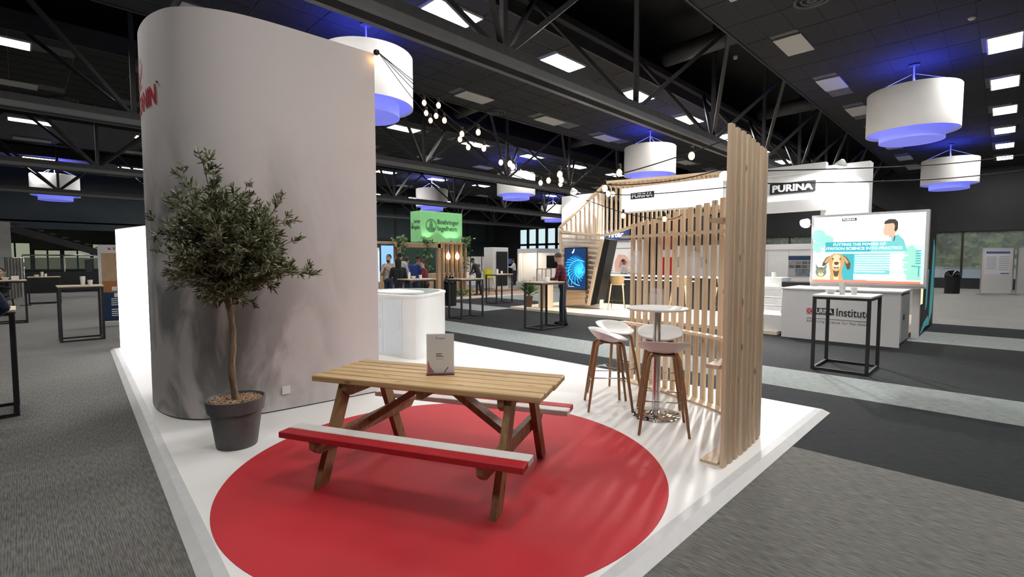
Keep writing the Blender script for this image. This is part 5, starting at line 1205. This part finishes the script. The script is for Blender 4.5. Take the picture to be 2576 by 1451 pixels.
# blue screen
vs_ = thing('shell_screen', 'dark blue screen with a glowing cyan spiral shell on the ribbon arch', 'screen', (XS - .17, 9.5, 1.0))
Xv = XS - .14; fr = Fr((Xv - .03, 0, 0), (0, -1, 0)); y0, z0 = yz(1421, 727, Xv); y1, z1 = yz(1477, 622, Xv)
mb = MB(); fr.rect(mb, -y0, z0, -y1, z1, -.06, 0); mb.build('bezel', 'black', vs_, world=True)
em('s_dark', (.008, .035, .12), .8); em('s_mid', (.01, .10, .36), .8); em('s_cyan', (.05, .55, .80), 1.1); em('s_blue', (.02, .26, .62), 1.)
W, Hh = y0 - y1, z1 - z0; A0, Z0 = -y0, z0
lay[0] = 0
art('display', 's_dark', [PR(.03, .02, .97, .98)], vs_); art('shell_fill', 's_mid', [PE(.5, .52, .45, .30)], vs_); art('shell_fill', 's_blue', [PE(.70, .46, .25, .17)], vs_)
def curve_on(pts, w_, m_):
    mb = MB(); n = len(pts); vs = []; lay[0] += 1; c = .001 + .0006 * lay[0]
    for i, (u, v) in enumerate(pts):
        d = Vector(((pts[min(n - 1, i + 1)][0] - pts[max(0, i - 1)][0]) * W, (pts[min(n - 1, i + 1)][1] - pts[max(0, i - 1)][1]) * Hh)); d = d.normalized() if d.length > 1e-6 else Vector((1, 0))
        a, b = U(u, v); vs += [fr.p(a - d.y * w_, b + d.x * w_, c), fr.p(a + d.y * w_, b - d.x * w_, c)]
    mb.add(vs, [(2 * i, 2 * i + 1, 2 * i + 3, 2 * i + 2) for i in range(n - 1)]); mb.build('shell_line', m_, vs_, world=True)
cx, cy = .74, .45
clampu = lambda q: (max(.04, min(.96, q[0])), max(.03, min(.97, q[1])))
def shell_line(f, w_):
    pts = []
    for j in range(15):
        q = f(j / 14)
        if not (.04 < q[0] < .96 and .03 < q[1] < .97): break
        pts.append(q)
    if len(pts) > 2: curve_on(pts, w_, 's_cyan')
for k in range(22):                        # ribs fan out from the core and bend over
    a = .55 + 5.2 * k / 22; r1 = .16 + .70 * math.sin(PI * min(1., (k + 2) / 20)) ** 1.2
    shell_line(lambda t, a=a, r1=r1: (cx + r1 * (.1 + .9 * t) * math.cos(a + .75 * t), cy + r1 * (.1 + .9 * t) * math.sin(a + .75 * t) * .56), .009)
for k, (r0, r1) in enumerate([(.05, .14), (.12, .30), (.42, .62)]):
    shell_line(lambda t, r0=r0, r1=r1: (cx + (r0 + (r1 - r0) * t) * math.cos(1.1 + 3.6 * t), cy + .56 * (r0 + (r1 - r0) * t) * math.sin(1.1 + 3.6 * t)), .014)
art('bright_core', 's_cyan', [PE(cx, cy, .07, .045)], vs_)
art('screen_text', 'd_text', [PR(.08, .10, .14, .125), PR(.17, .10, .22, .12), PR(.08, .07, .45, .078), PP((.35, .88), (.42, .93), (.45, .97), (.47, .97), (.44, .9), (.4, .86))], vs_)
# white logo light box above the arch
Xl = 12.15; fr = Fr((Xl, 0, 0), (0, -1, 0)); y0, zt0 = yz(1563, 474, Xl); y1, _ = yz(1822, 440, Xl); _, zb = yz(1563, 536, Xl)
lb = thing('logo_light_box', 'long white light box with a small black logo hung on the ribbon arch', 'light box', (Xl + .1, (y0 + y1) / 2, zb))
mat('box_face', (.85, .85, .85), .5, emit=(1, .98, .96), es=1.1, var=.01)
mb = MB(); fr.rect(mb, -y0, zb, -y1, zt0, -.22, 0); mb.build('casing', 'white_matte', lb, world=True); mb = MB(); fr.rect(mb, -y0 + .02, zb + .02, -y1 - .02, zt0 - .02, 0, .005); mb.build('luminous_face', 'box_face', lb, world=True)
fr.o = Vector((Xl - .004, 0, 0)); logo_panel(fr, lb, 1587, 483, 1646, 499, Xl)
for q in (y0 - .3, y1 + .3): MB().box((Xl + .33, q, zb + .4), (.24, .04, .04)).build('bracket', 'steel', lb, world=True)
# spotlights of this stand
mat('flood_glow', (.9, .9, .9), .5, emit=(1, .99, .97), es=14., var=.01)
def spot(label, p, target, e, size=1.5, col=(1, .99, .97)):
    p = Vector(p); t = thing('flood_lamp', label, 'spotlight', p); d = (Vector(target) - p).normalized()
    MB().lathe([(.03, -.06), (.06, -.03), (.12, .045), (.12, .06), (.10, .055)], 20).build('housing', 'white_lacquer', t, True).rotation_euler = d.to_track_quat('Z', 'Y').to_euler()
    o = MB().lathe([(0, .15), (.05, .14), (.10, .10), (.115, .06), (.10, .05)], 20).build('lens', 'flood_glow', t, True); o.rotation_euler = d.to_track_quat('Z', 'Y').to_euler()
    MB().tube([(0, 0, 0), (.14, 0, -.04), (.36, 0, -.06)], .014, 8).build('arm', 'steel', t)
    l = bpy.data.lights.new('flood', 'SPOT'); l.energy = e; l.spot_size = size; l.spot_blend = .5; l.shadow_soft_size = .08; l.color = col; lo = bpy.data.objects.new('flood', l); COL.objects.link(lo); lo.location = p + d * .20; lo.rotation_euler = (-d).to_track_quat('Z', 'Y').to_euler()
spot('white flood lamp on top of the bright pillar', GX(2118, 408, 12.7), (13.0, 2.9, 2.8), 260, 2.6)
spot('white flood lamp above the left white core of the ribbon arch', GX(1442, 478, 12.42), (12.9, 9.6, 2.6), 260, 2.4)
spot('white flood lamp at the screen end of the long white light box', GX(1824, 440, 11.9), (5.0, 3.2, .0), 900, 1.5)
spot('white flood lamp on the header behind the tall slats', GX(1905, 470, 12.55), (6.0, 1.6, 0), 900, 1.5)
spot('white flood lamp left of the picture screen', GX(2030, 557, 12.6), (12.0, 5.0, .2), 320, 2.0)
for (x, y) in ((13.9, 6.0), (13.9, 8.2)):
    l = bpy.data.lights.new('stand_lamp', 'AREA'); l.size = .5; l.energy = 150; l.color = (1, .95, .87); lo = bpy.data.objects.new('stand_lamp', l); COL.objects.link(lo); lo.location = (x, y, 3.3)
    t = thing('stand_downlight', 'square white downlight under the ribbon arch header', 'lamp', (x, y, 3.32), 0, 'stand downlights'); MB().box((0, 0, .03), (.56, .56, .05)).build('housing', 'white_lacquer', t); MB().box((0, 0, .0), (.5, .5, .01)).build('diffuser', 'bulb_big', t)
    MB().tube([(-.2, 0, .05), (-.45, 0, .35)], .012, 6).build('stay', 'steel', t)
# black bar counter, stools, plants
bc = thing('black_bar', 'long black bar counter with a white top and light strip under the arch', 'bar counter', (14.9, 8.6, PZ))
bxx('body', 'black', bc, 14.75, 15.2, 6.0, 11.0, PZ, 1.06); bxx('top', 'white_lacquer', bc, 14.65, 15.25, 5.95, 11.05, 1.06, 1.10, .005); bxx('light_strip', em('strip_glow', (1, .98, .95), 2.), bc, 14.735, 14.75, 6.6, 9.6, .94, .97)
for k in range(4): bxx('panel_joint', 'charcoal', bc, 14.743, 14.75, 6.9 + k, 6.92 + k, PZ, 1.05)
mat('wicker', (.50, .34, .17), .7, var=.25, scale=60, bump=.8, bscale=120)
def wicker(label, loc, rz):
    t = thing('wicker_bar_stool', label, 'bar stool', loc, rz, 'wicker bar stools'); mb = MB(); n = 14; vs = []; fs = []
    for i in range(n + 1):
        a = PI * (.12 + .76 * i / n) + PI / 2
        for j in range(5): z = .78 + .27 * j / 4; r_ = .20 + .03 * j / 4; vs.append((r_ * math.cos(a), r_ * 1.05 * math.sin(a), z - .05 * (abs(i - n / 2) / (n / 2)) ** 2 * (j / 4)))
    for i in range(n):
        for j in range(4): k = i * 5 + j; fs.append((k, k + 1, k + 6, k + 5))
    mb.add(vs, fs); mb.add([(v[0] * .94, v[1] * .94, v[2]) for v in vs], [f[::-1] for f in fs]); mb.build('backrest', 'wicker', t, True)
    MB().lathe([(0, .76), (.21, .76), (.22, .775), (.21, .79), (0, .795)], 24).build('seat', 'wicker', t, True, ang=40)
    for sx in (-1, 1):
        MB().tube([(-.16, sx * .17, .80), (-.20, sx * .20, .55), (-.27, sx * .25, .012)], [.022, .022, .014], 8).build('rear_leg', 'wood_slat', t, True); MB().tube([(.14, sx * .14, .76), (.24, sx * .22, .008)], .010, 8).build('front_leg', 'black_steel', t, True)
    MB().tube([(-.24, -.22, .27), (.20, -.20, .27), (.20, .20, .27), (-.24, .22, .27), (-.24, -.22, .27)], .008, 8).build('footrest', 'black_steel', t, True)
    return t
w0 = wicker('wicker bar stool with pale legs in front of the black bar', (13.15, 8.5, PZ), .45); dup(w0, (13.5, 6.6, PZ), .2, 'wicker bar stool behind the slatted screen, middle of the bar'); dup(w0, (13.4, 5.25, PZ), -.2, 'wicker bar stool behind the tall end of the slatted screen')
t = thing('potted_yucca', 'spiky green plant in a brown pot beside the man in plaid', 'potted plant', (11.75, 10.98, PZ))
MB().lathe([(0, 0), (.10, 0), (.14, .34), (.145, .36), (.13, .36), (0, .33)], 20).build('pot', mat('brown_pot', (.16, .075, .035), .7, var=.15), t, True, ang=40)
mb = MB()
for k in range(70):
    a = R.uniform(0, 6.28); e_ = R.uniform(.35, 1.3); L_ = R.uniform(.3, .55); p = Vector((0, 0, R.uniform(.36, .55))); d = Vector((math.cos(a) * math.cos(e_), math.sin(a) * math.cos(e_), math.sin(e_))); sd = d.cross(Vector((0, 0, 1))).normalized()
    mb.add([p - sd * .012, p + sd * .012, p + d * L_ * .5 + sd * .022 + Vector((0, 0, .02)), p + d * L_ - Vector((0, 0, .04)), p + d * L_ * .5 - sd * .022 + Vector((0, 0, .02))], [(0, 1, 2, 3, 4)])
o = mb.build('leaves', mat('yucca', (.10, .22, .05), .5, var=.4, scale=9), t); o['kind'] = 'stuff'; MB().tube([(0, 0, .3), (.01, 0, .6)], .025, 8).build('stem', 'bark', t)
pk = thing('plank_plinth', 'pair of upright wooden plank supports beside the potted plant', 'plinth', (11.85, 10.35, PZ)); MB().box((0, .12, .40), (.28, .10, .80), ch=.006).build('plank', 'wood_slat', pk); MB().box((0, -.17, .40), (.28, .10, .80), ch=.006).build('plank', 'wood_slat', pk); MB().box((0, -.02, .82), (.34, .44, .04)).build('plank_top', 'wood_slat', pk)
# booths seen through the arch and the slats
vb = shell('white booth with a hand picture seen under the ribbon arch', [(24.0, 16.9), (24.0, 13.9)], 2.75, m='bright_white')
ns = thing('navy_sign', 'navy illuminated sign box with white lettering above the white booth', 'sign', (23.9, 15.6, 2.76)); y0, z0 = 16.25, 2.78; MB().box((23.9, 15.55, 3.05), (.3, 1.5, .56)).build('box', 'print_blue', ns, world=True)
fr = Fr((23.744, 16.3, 2.77), (0, -1, 0)); text_on(fr, 'Virbac', .25, .12, 1.3, .46, 'd_text', ns, bold=.03)
fr = Fr((23.97, 16.9, 0), (0, -1, 0)); hp = thing('hand_poster', 'large poster of a pale pink hand on the white booth wall', 'poster', (23.96, 15.2, .9))
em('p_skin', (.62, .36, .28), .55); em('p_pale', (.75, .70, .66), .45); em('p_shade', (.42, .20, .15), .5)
mb = MB(); fr.rect(mb, .7, .9, 2.9, 2.6, 0, .01); mb.build('sheet', 'p_pale', hp, world=True)
mb = MB(); fr.poly(mb, [(1.25, .95), (1.2, 1.5), (1.45, 1.95), (1.9, 1.9), (2.15, 1.6), (2.6, 1.5), (2.55, 1.3), (2.1, 1.25), (2.3, .95)], .01, .014); mb.build('hand_print', 'p_skin', hp, world=True); mb = MB(); fr.poly(mb, [(1.5, 1.2), (1.55, 1.55), (1.8, 1.7), (2.1, 1.5), (1.85, 1.2)], .014, .018); mb.build('hand_shadow', 'p_shade', hp, world=True)
mb = MB()
for k in range(5): fr.rect(mb, .78, 1.0 + k * .14, 1.08, 1.05 + k * .14, .01, .013)
fr.rect(mb, 1.3, 2.25, 2.5, 2.3, .01, .013); mb.build('text_lines', 'print_grey', hp, world=True)
sw = shell('white shell wall with small notices seen through the slatted screen', [(27, 14.6), (27, 10.8)], 2.45)
for k in range(4): MB().box((26.96, 14.2 - k * .8, 1.5), (.02, .42, .6)).build('notice', 'print_grey' if k % 2 else 'print_white', sw, world=True)
rb = thing('red_white_banner', 'tall red and white vertical banner seen through the slatted screen', 'banner', (21.5, 11.15, 0)); MB().box((0, 0, 1.5), (.04, .62, 2.9)).build('sheet', 'white_matte', rb); MB().box((-.025, 0, .95), (.01, .60, 1.6)).build('lower_field', 'print_red', rb); MB().box((-.025, 0, 2.5), (.01, .60, .8)).build('upper_field', mat('brick_red', (.22, .03, .02), .6, var=.1), rb); MB().box((0, 0, .03), (.4, .7, .06)).build('foot', 'black_steel', rb)
for k in range(3): MB().box((-.032, .0, 2.25 + k * .2), (.004, .3, .08), Rm=Matrix.Rotation(.9, 3, 'X')).build('vertical_lettering', 'print_white', rb)
# ================================================================== people
for n_, c in dict(skin=(.50, .30, .21), skin_dark=(.26, .14, .085), hair_brown=(.045, .028, .018), hair_black=(.010, .009, .009), hair_grey=(.062, .052, .045), jeans=(.022, .035, .065), jeans_pale=(.20, .23, .28), shoe_black=(.012, .012, .013), shoe_brown=(.07, .03, .018),
                  cloth_black=(.012, .012, .014), cloth_white=(.62, .60, .58), cloth_sand=(.50, .45, .40), cloth_blue=(.015, .045, .20), cloth_red=(.13, .012, .018), cloth_navy=(.014, .02, .05), eye=(.01, .01, .01)).items():
    mat(n_, c, .75 if n_ not in ('eye',) else .2, var=.12, scale=12)
def plaid():
    m = bpy.data.materials.new('plaid'); m.use_nodes = True; nt = m.node_tree; L = nt.links.new; b = nt.nodes['Principled BSDF']; tc = nt.nodes.new('ShaderNodeTexCoord'); sp = nt.nodes.new('ShaderNodeSeparateXYZ'); L(tc.outputs['Object'], sp.inputs[0])
    def band(sock, sc, th):
        q = nt.nodes.new('ShaderNodeMath'); q.operation = 'MULTIPLY'; q.inputs[1].default_value = sc; L(sock, q.inputs[0]); f = nt.nodes.new('ShaderNodeMath'); f.operation = 'FRACT'; L(q.outputs[0], f.inputs[0])
        g = nt.nodes.new('ShaderNodeMath'); g.operation = 'LESS_THAN'; g.inputs[1].default_value = th; L(f.outputs[0], g.inputs[0]); return g.outputs[0]
    ad = nt.nodes.new('ShaderNodeMath'); ad.operation = 'ADD'; L(band(sp.outputs[1], 11, .5), ad.inputs[0]); L(band(sp.outputs[2], 11, .5), ad.inputs[1])
    dv = nt.nodes.new('ShaderNodeMath'); dv.operation = 'MULTIPLY'; dv.inputs[1].default_value = .5; L(ad.outputs[0], dv.inputs[0])
    r = nt.nodes.new('ShaderNodeValToRGB'); r.color_ramp.elements[0].color = (.16, .012, .022, 1); r.color_ramp.elements[1].color = (.018, .006, .012, 1); e = r.color_ramp.elements.new(.5); e.color = (.075, .008, .016, 1); L(dv.outputs[0], r.inputs[0]); L(r.outputs[0], b.inputs['Base Color']); b.inputs['Roughness'].default_value = .85; M['plaid'] = m
plaid()
def person(label, loc, rz, h=1.75, top='cloth_black', legs='jeans', shoes='shoe_black', hair='hair_brown', skin='skin', hands=((.18, -.2, .80), (.18, .2, .80)), lean=0., head=(0., 0.), stride=.06, hairstyle='short', sleeves='long', apron=None, hem=.86, seated=False, vox=.012, width=1., long_top=False):
    k = h / 1.75; prims = []                      # (p0, p1, r0, r1, squash-y matrix, tag)
    cap = lambda a, b, r0, r1, tg: prims.append(('c', Vector(a), Vector(b), r0, r1, tg)); ell = lambda c, r, tg: prims.append(('e', Vector(c), Vector(r), tg))
    zo = -.36 if seated else 0.
    pel = Vector((0, 0, .95 + zo)); cl, sl = math.cos(lean), math.sin(lean)
    def up(x, y, z): d = z - .95; return pel + Vector((x * cl + d * sl, y, d * cl - x * sl))
    if seated:
        for s_ in (-1, 1):
            cap((0, s_ * .09, .57), (.42, s_ * .10, .55), .085, .065, 'l'); cap((.42, s_ * .10, .55), (.42, s_ * .10, .09), .06, .045, 'l'); cap((.40, s_ * .10, .045), (.56, s_ * .11, .03), .045, .035, 's')
    else:
        for s_ in (-1, 1):
            fx = stride * s_; hip = Vector((0, s_ * .085, .92)); kn = Vector((fx * .5 + .02, s_ * .092, .50)); an = Vector((fx - .01, s_ * .10, .09))
            cap(hip, kn, .088, .062, 'l'); cap(kn, an, .060, .048, 'l'); cap(an + Vector((0, 0, -.03)), an + Vector((0, 0, -.05)), .046, .04, 's'); cap((an.x - .02, an.y, .042), (an.x + .15, an.y + s_ * .02, .034), .042, .034, 's')
    cap(pel + Vector((0, -.05, 0)), pel + Vector((0, .05, 0)), .118, .118, 'l' if not long_top else 't')
    if long_top: cap(pel + Vector((0, 0, -.16)), up(0, 0, 1.0), .135, .14, 't')
    cap(up(0, -.05, 1.0), up(0, -.07, 1.32), .105, .112, 't'); cap(up(0, .05, 1.0), up(0, .07, 1.32), .105, .112, 't')
    cap(up(0, -.155, 1.40), up(0, .155, 1.40), .068, .068, 't'); cap(up(-.015, -.06, 1.36), up(-.01, .06, 1.36), .10, .10, 't')
    cap(up(0, 0, 1.42), up(.015, 0, 1.535), .052, .048, 'k')
    hc = up(.02, 0, 1.625); yaw, pit = head
    Rh = Matrix.Rotation(yaw, 3, 'Z') @ Matrix.Rotation(pit + lean * .6, 3, 'Y'); hp_ = lambda x, y, z: hc + Rh @ Vector((x, y, z))
    prims.append(('E', hc, Vector((.092, .075, .112)), Rh, 'k')); prims.append(('E', hp_(.02, 0, -.055), Vector((.070, .058, .065)), Rh, 'k'))
    cap(hp_(.085, 0, .012), hp_(.108, 0, -.022), .011, .015, 'k')
    for s_ in (-1, 1): prims.append(('E', hp_(0, s_ * .076, -.008), Vector((.02, .010, .030)), Rh, 'k')); prims.append(('E', hp_(.083, s_ * .030, .014), Vector((.010, .013, .008)), Rh, 'e'))
    prims.append(('E', hp_(.080, 0, -.058), Vector((.012, .022, .006)), Rh, 'm'))
    prims.append(('E', hp_(-.018, 0, .035), Vector((.094, .083, .098)), Rh, 'h'))
    if hairstyle == 'bun': prims.append(('E', hp_(-.10, 0, .085), Vector((.045, .045, .045)), Rh, 'h'))
    if hairstyle == 'long': cap(hp_(-.05, -.03, .02), hp_(-.06, -.02, -.20), .075, .06, 'h'); cap(hp_(-.05, .03, .02), hp_(-.06, .02, -.20), .075, .06, 'h')
    if hairstyle == 'beard': prims.append(('E', hp_(.045, 0, -.085), Vector((.048, .054, .042)), Rh, 'h'))
    if hairstyle == 'cap': prims.append(('E', hp_(-.005, 0, .07), Vector((.10, .09, .07)), Rh, 'h'))
    for i, s_ in enumerate((-1, 1)):
        S_ = up(0, s_ * .185, 1.395); T_ = Vector(hands[i]) ; l1, l2 = .285, .255; d = T_ - S_
        if d.length > l1 + l2 - .01: T_ = S_ + d.normalized() * (l1 + l2 - .01); d = T_ - S_
        D = d.length; a = (l1 * l1 - l2 * l2 + D * D) / (2 * D); hh = math.sqrt(max(0, l1 * l1 - a * a)); ax = d.normalized(); hint = Vector((-.35, s_ * .6, -.8)); hint = (hint - ax * hint.dot(ax)).normalized(); E_ = S_ + ax * a + hint * hh
        cap(S_, E_, .054, .043, 't'); cap(E_, E_.lerp(T_, .92), .041, .029, 't' if sleeves == 'long' else 'k'); fd = (T_ - E_).normalized()
        if sleeves != 'long': cap(E_ - (E_ - S_) * .25, E_ - (E_ - S_) * .1, .048, .044, 't')
        sd = fd.cross(Vector((0, 0, 1))); sd = sd.normalized() if sd.length > .1 else Vector((0, 1, 0)); dn = Vector((0, 0, -1)); dn = (dn - fd * dn.dot(fd)); dn = dn.normalized() if dn.length > .1 else Vector((1, 0, 0))
        cap(T_ - fd * .01, T_ + fd * .055, .026, .034, 'k')
        for j, (o_, L_) in enumerate([(-.030, .062), (-.010, .074), (.010, .070), (.030, .055)]):
            b_ = T_ + fd * .075 + sd * o_; m_ = b_ + fd * L_ * .55 + dn * .008; cap(b_, m_, .0105, .010, 'k'); cap(m_, m_ + (fd * .6 + dn * .7).normalized() * L_ * .5, .010, .0085, 'k')
        cap(T_ + fd * .01 + sd * .028 * -s_, T_ + fd * .055 + sd * .056 * -s_ + dn * .015, .013, .010, 'k')
    if apron: cap(pel + Vector((.01, 0, -.02)), pel + Vector((.01, 0, -.62)), .155, .17, 'a')
    mb = MB()
    for p in prims:
        if p[0] == 'c':
            d = (p[2] - p[1]); n = max(2, int(d.length / .04) + 1); mb.sphere(p[1], p[3], 12, 8); mb.sphere(p[2], p[4], 12, 8)
            if d.length > 1e-4: mb.tube([p[1] + d * (i / n) for i in range(n + 1)], [p[3] + (p[4] - p[3]) * i / n for i in range(n + 1)], 14)
        elif p[0] == 'E': mb.sphere(p[1], tuple(p[2]), 18, 12, p[3])
    me = bpy.data.meshes.new('tmp'); me.from_pydata(mb.v, [], mb.f); to = bpy.data.objects.new('tmp', me); COL.objects.link(to)
    md = to.modifiers.new('r', 'REMESH'); md.mode = 'VOXEL'; md.voxel_size = vox; md.use_smooth_shade = True
    sm = to.modifiers.new('s', 'SMOOTH'); sm.factor = .5; sm.iterations = 2
    bpy.context.view_layer.update(); res = bpy.data.meshes.new_from_object(to.evaluated_get(bpy.context.evaluated_depsgraph_get())); bpy.data.objects.remove(to)
    cols = {'t': top, 'l': legs, 's': shoes, 'k': skin, 'h': hair, 'e': 'eye', 'm': 'cloth_red' if skin == 'skin' else 'skin_dark', 'a': apron or top}; order = list(cols); res.materials.clear()
    for q in order: res.materials.append(M[cols[q]])
    n = len(res.polygons); C_ = np.empty(n * 3); res.polygons.foreach_get('center', C_); C_ = C_.reshape(-1, 3); best = np.full(n, 1e9); idx = np.zeros(n, int)
    for p in prims:
        if p[0] == 'c':
            a, b = np.array(p[1]), np.array(p[2]); ab = b - a; t_ = np.clip(((C_ - a) @ ab) / max(1e-9, ab @ ab), 0, 1); dist = np.linalg.norm(C_ - (a + t_[:, None] * ab), axis=1) - (p[3] + (p[4] - p[3]) * t_)
        else:
            Ri = np.array(p[3].transposed()); q = (C_ - np.array(p[1])) @ Ri.T; r_ = np.array(p[2]); kk = np.linalg.norm(q / r_, axis=1); dist = (kk - 1) * r_.min()
        if p[-1] == 'h':
            q_ = (C_ - np.array(hc)) @ np.array(Rh); dist = np.where((q_[:, 0] > .055) & (q_[:, 2] < .062) & (hairstyle != 'beard'), 1e3, dist) if p[2][0] > .09 else dist
        if p[-1] in 'em': dist = dist - .004
        u = np.abs(dist); sel = u < best; best[sel] = u[sel]; idx[sel] = order.index(p[-1])
    res.polygons.foreach_set('material_index', idx.astype(np.int32)); res.polygons.foreach_set('use_smooth', [True] * n)
    for v in res.vertices: v.co = v.co * k
    if width != 1.: 
        for v in res.vertices: v.co.y *= width; v.co.x *= width
    zmin = min(v.co.z for v in res.vertices)
    for v in res.vertices: v.co.z -= zmin
    res.name = 'person'; o = bpy.data.objects.new('person', res); COL.objects.link(o); o.location = loc; o.rotation_euler = (0, 0, rz); tag(o, label, 'person'); return o
def at_px(px, d, z=0.):
    s_ = d * math.sqrt(2); df = (px - CX) / F * s_; return Vector(((s_ + df) / 2, (s_ - df) / 2, z))
TOCAM, AWAY, LEFTW, RIGHTW = -PI * .75, PI * .25, PI * .75, -PI * .25      # facing, as hall directions
person('man in dark red plaid shirt and jeans leaning at the tall bar table', (9.50, 7.70, 0), LEFTW - .25, 1.80, 'plaid', 'jeans', 'shoe_black', 'hair_grey', hands=((.36, -.10, 1.10), (.36, .12, 1.10)), lean=.16, head=(.15, .45), stride=-.07, vox=.010)
person('bearded man in light shirt and jeans holding his hands together', at_px(979, 15.6), TOCAM - .2, 1.80, 'cloth_sand', 'jeans', hair='hair_black', skin='skin', hands=((.20, -.04, 1.30), (.20, .05, 1.28)), hairstyle='beard', sleeves='short', vox=.014)
person('woman in long black top and pale jeans seen from behind', at_px(1002, 14.3), AWAY + .25, 1.68, 'cloth_black', 'jeans_pale', hair='hair_black', skin='skin_dark', hands=((.2, -.06, 1.05), (.22, .08, 1.1)), hairstyle='long', sleeves='short', long_top=True, vox=.014)
person('tall dark-haired man standing behind the woman in black', at_px(1006, 17.0), AWAY - .3, 1.88, 'cloth_white', 'jeans', hair='hair_black', hands=((.22, -.16, 1.1), (.2, .16, 1.05)), vox=.014)
person('person in royal blue shirt bending beside the dark green wall', at_px(1046, 16.6), RIGHTW + .7, 1.78, 'cloth_blue', 'cloth_navy', hair='hair_black', skin='skin_dark', hands=((.3, -.14, 1.05), (.3, .1, 1.05)), lean=.12, head=(0, .3), sleeves='short', vox=.014)
person('person in royal blue shirt next to the glazed doorway', at_px(1024, 18.0), AWAY, 1.74, 'cloth_blue', 'jeans', hair='hair_brown', hands=((.1, -.25, .9), (.1, .25, .9)), sleeves='short', vox=.014)
person('woman with hair bun in dark red and black resting her arms on the table', at_px(1071, 14.2), LEFTW + .15, 1.66, 'cloth_red', 'cloth_black', hair='hair_brown', hands=((.33, -.10, 1.06), (.36, .08, 1.06)), lean=.14, hairstyle='bun', vox=.014)
person('person in black clothes bending at the timber slats', (14.45, 16.55, .06), LEFTW - .3, 1.72, 'cloth_black', 'cloth_black', 'shoe_brown', 'hair_black', 'skin_dark', hands=((.42, -.14, .95), (.42, .12, .95)), lean=.42, head=(0, .3), vox=.016)
person('waiter in white shirt and long black apron reaching out', at_px(1294, 32.0), LEFTW + .1, 1.72, 'cloth_white', 'cloth_black', hair='hair_black', skin='skin_dark', hands=((.42, -.12, 1.25), (.40, .1, 1.2)), lean=.10, apron='cloth_black', hairstyle='cap', vox=.02)
person('person in white coat at the white booth with the hand poster', at_px(1568, 23.5), TOCAM + .9, 1.66, 'cloth_white', 'cloth_black', hair='hair_black', skin='skin_dark', hands=((.2, -.16, 1.05), (.25, .1, 1.08)), hairstyle='bun', vox=.018)
person('person in dark jacket and jeans beside the near bar table', (-.43, 6.84, 0), PI / 2, 1.76, 'cloth_navy', 'jeans', 'shoe_brown', hands=((.2, -.22, 1.02), (.24, .1, 1.06)), vox=.012)
person('seated person in black behind the far bar table', at_px(2, 14.6), TOCAM + .3, 1.74, 'cloth_black', 'cloth_black', hair='hair_black', hands=((.3, -.1, .85), (.3, .1, .85)), seated=True, vox=.018)
sp_ = at_px(2, 14.6); t = thing('dark_stool', 'dark stool under the seated person in black', 'stool', sp_, TOCAM + .3); MB().box((-.02, 0, .455), (.38, .38, .03), ch=.006).build('seat', 'black', t)
for sx in (-1, 1):
    for sy in (-1, 1): MB().beam((sx * .15 - .02, sy * .15, .44), (sx * .18 - .02, sy * .18, 0), .03, .03).build('leg', 'black_steel', t)
t = thing('yellow_jacket_stool', 'wire-legged bar stool with a yellow jacket over it at the timber slats', 'bar stool', (14.95, 16.42, .06)); mat('yellow_cloth', (.62, .58, .03), .8, var=.15, scale=14)
MB().lathe([(0, .72), (.19, .72), (.2, .74), (.18, .76), (0, .76)], 20).build('seat', 'black', t, True)
mb = MB(); n = 12; vs = []; fs = []
for i in range(n + 1):
    a = PI * (.5 + i / n)
    for j in range(5): vs.append((.24 * math.cos(a) + R.uniform(-.015, .015), .26 * math.sin(a) + R.uniform(-.015, .015), .74 + .10 * j))
for i in range(n):
    for j in range(4): k = i * 5 + j; fs.append((k, k + 1, k + 6, k + 5))
mb.add(vs, fs); mb.add([(v[0] * .9, v[1] * .9, v[2]) for v in vs], [f[::-1] for f in fs]); mb.build('jacket', 'yellow_cloth', t, True)
for sx in (-1, 1):
    for sy in (-1, 1): MB().tube([(sx * .12, sy * .12, .73), (sx * .22, sy * .22, 0)], .010, 6).build('leg', 'black_steel', t)
MB().tube([(-.18, -.18, .28), (.18, -.18, .28), (.18, .18, .28), (-.18, .18, .28), (-.18, -.18, .28)], .008, 6).build('footrest', 'black_steel', t)
# long cables crossing towards the right of the hall
for i, (p0, p1, lab) in enumerate([((1915, 430, 6.2), (2700, 372, 9.0), 'upper'), ((1915, 462, 6.2), (2700, 412, 9.0), 'lower')]):
    a = GD(*p0); b = GD(*p1); mid = (a + b) / 2 - Vector((0, 0, .10)); o = MB().tube(smooth_curve([a, mid, b], 10), .008, 6).build('hanging_cable', 'cable', None, True, loc=a); tag(o, lab + ' thin black cable strung from the slatted screen past the drum pendants', 'cable')
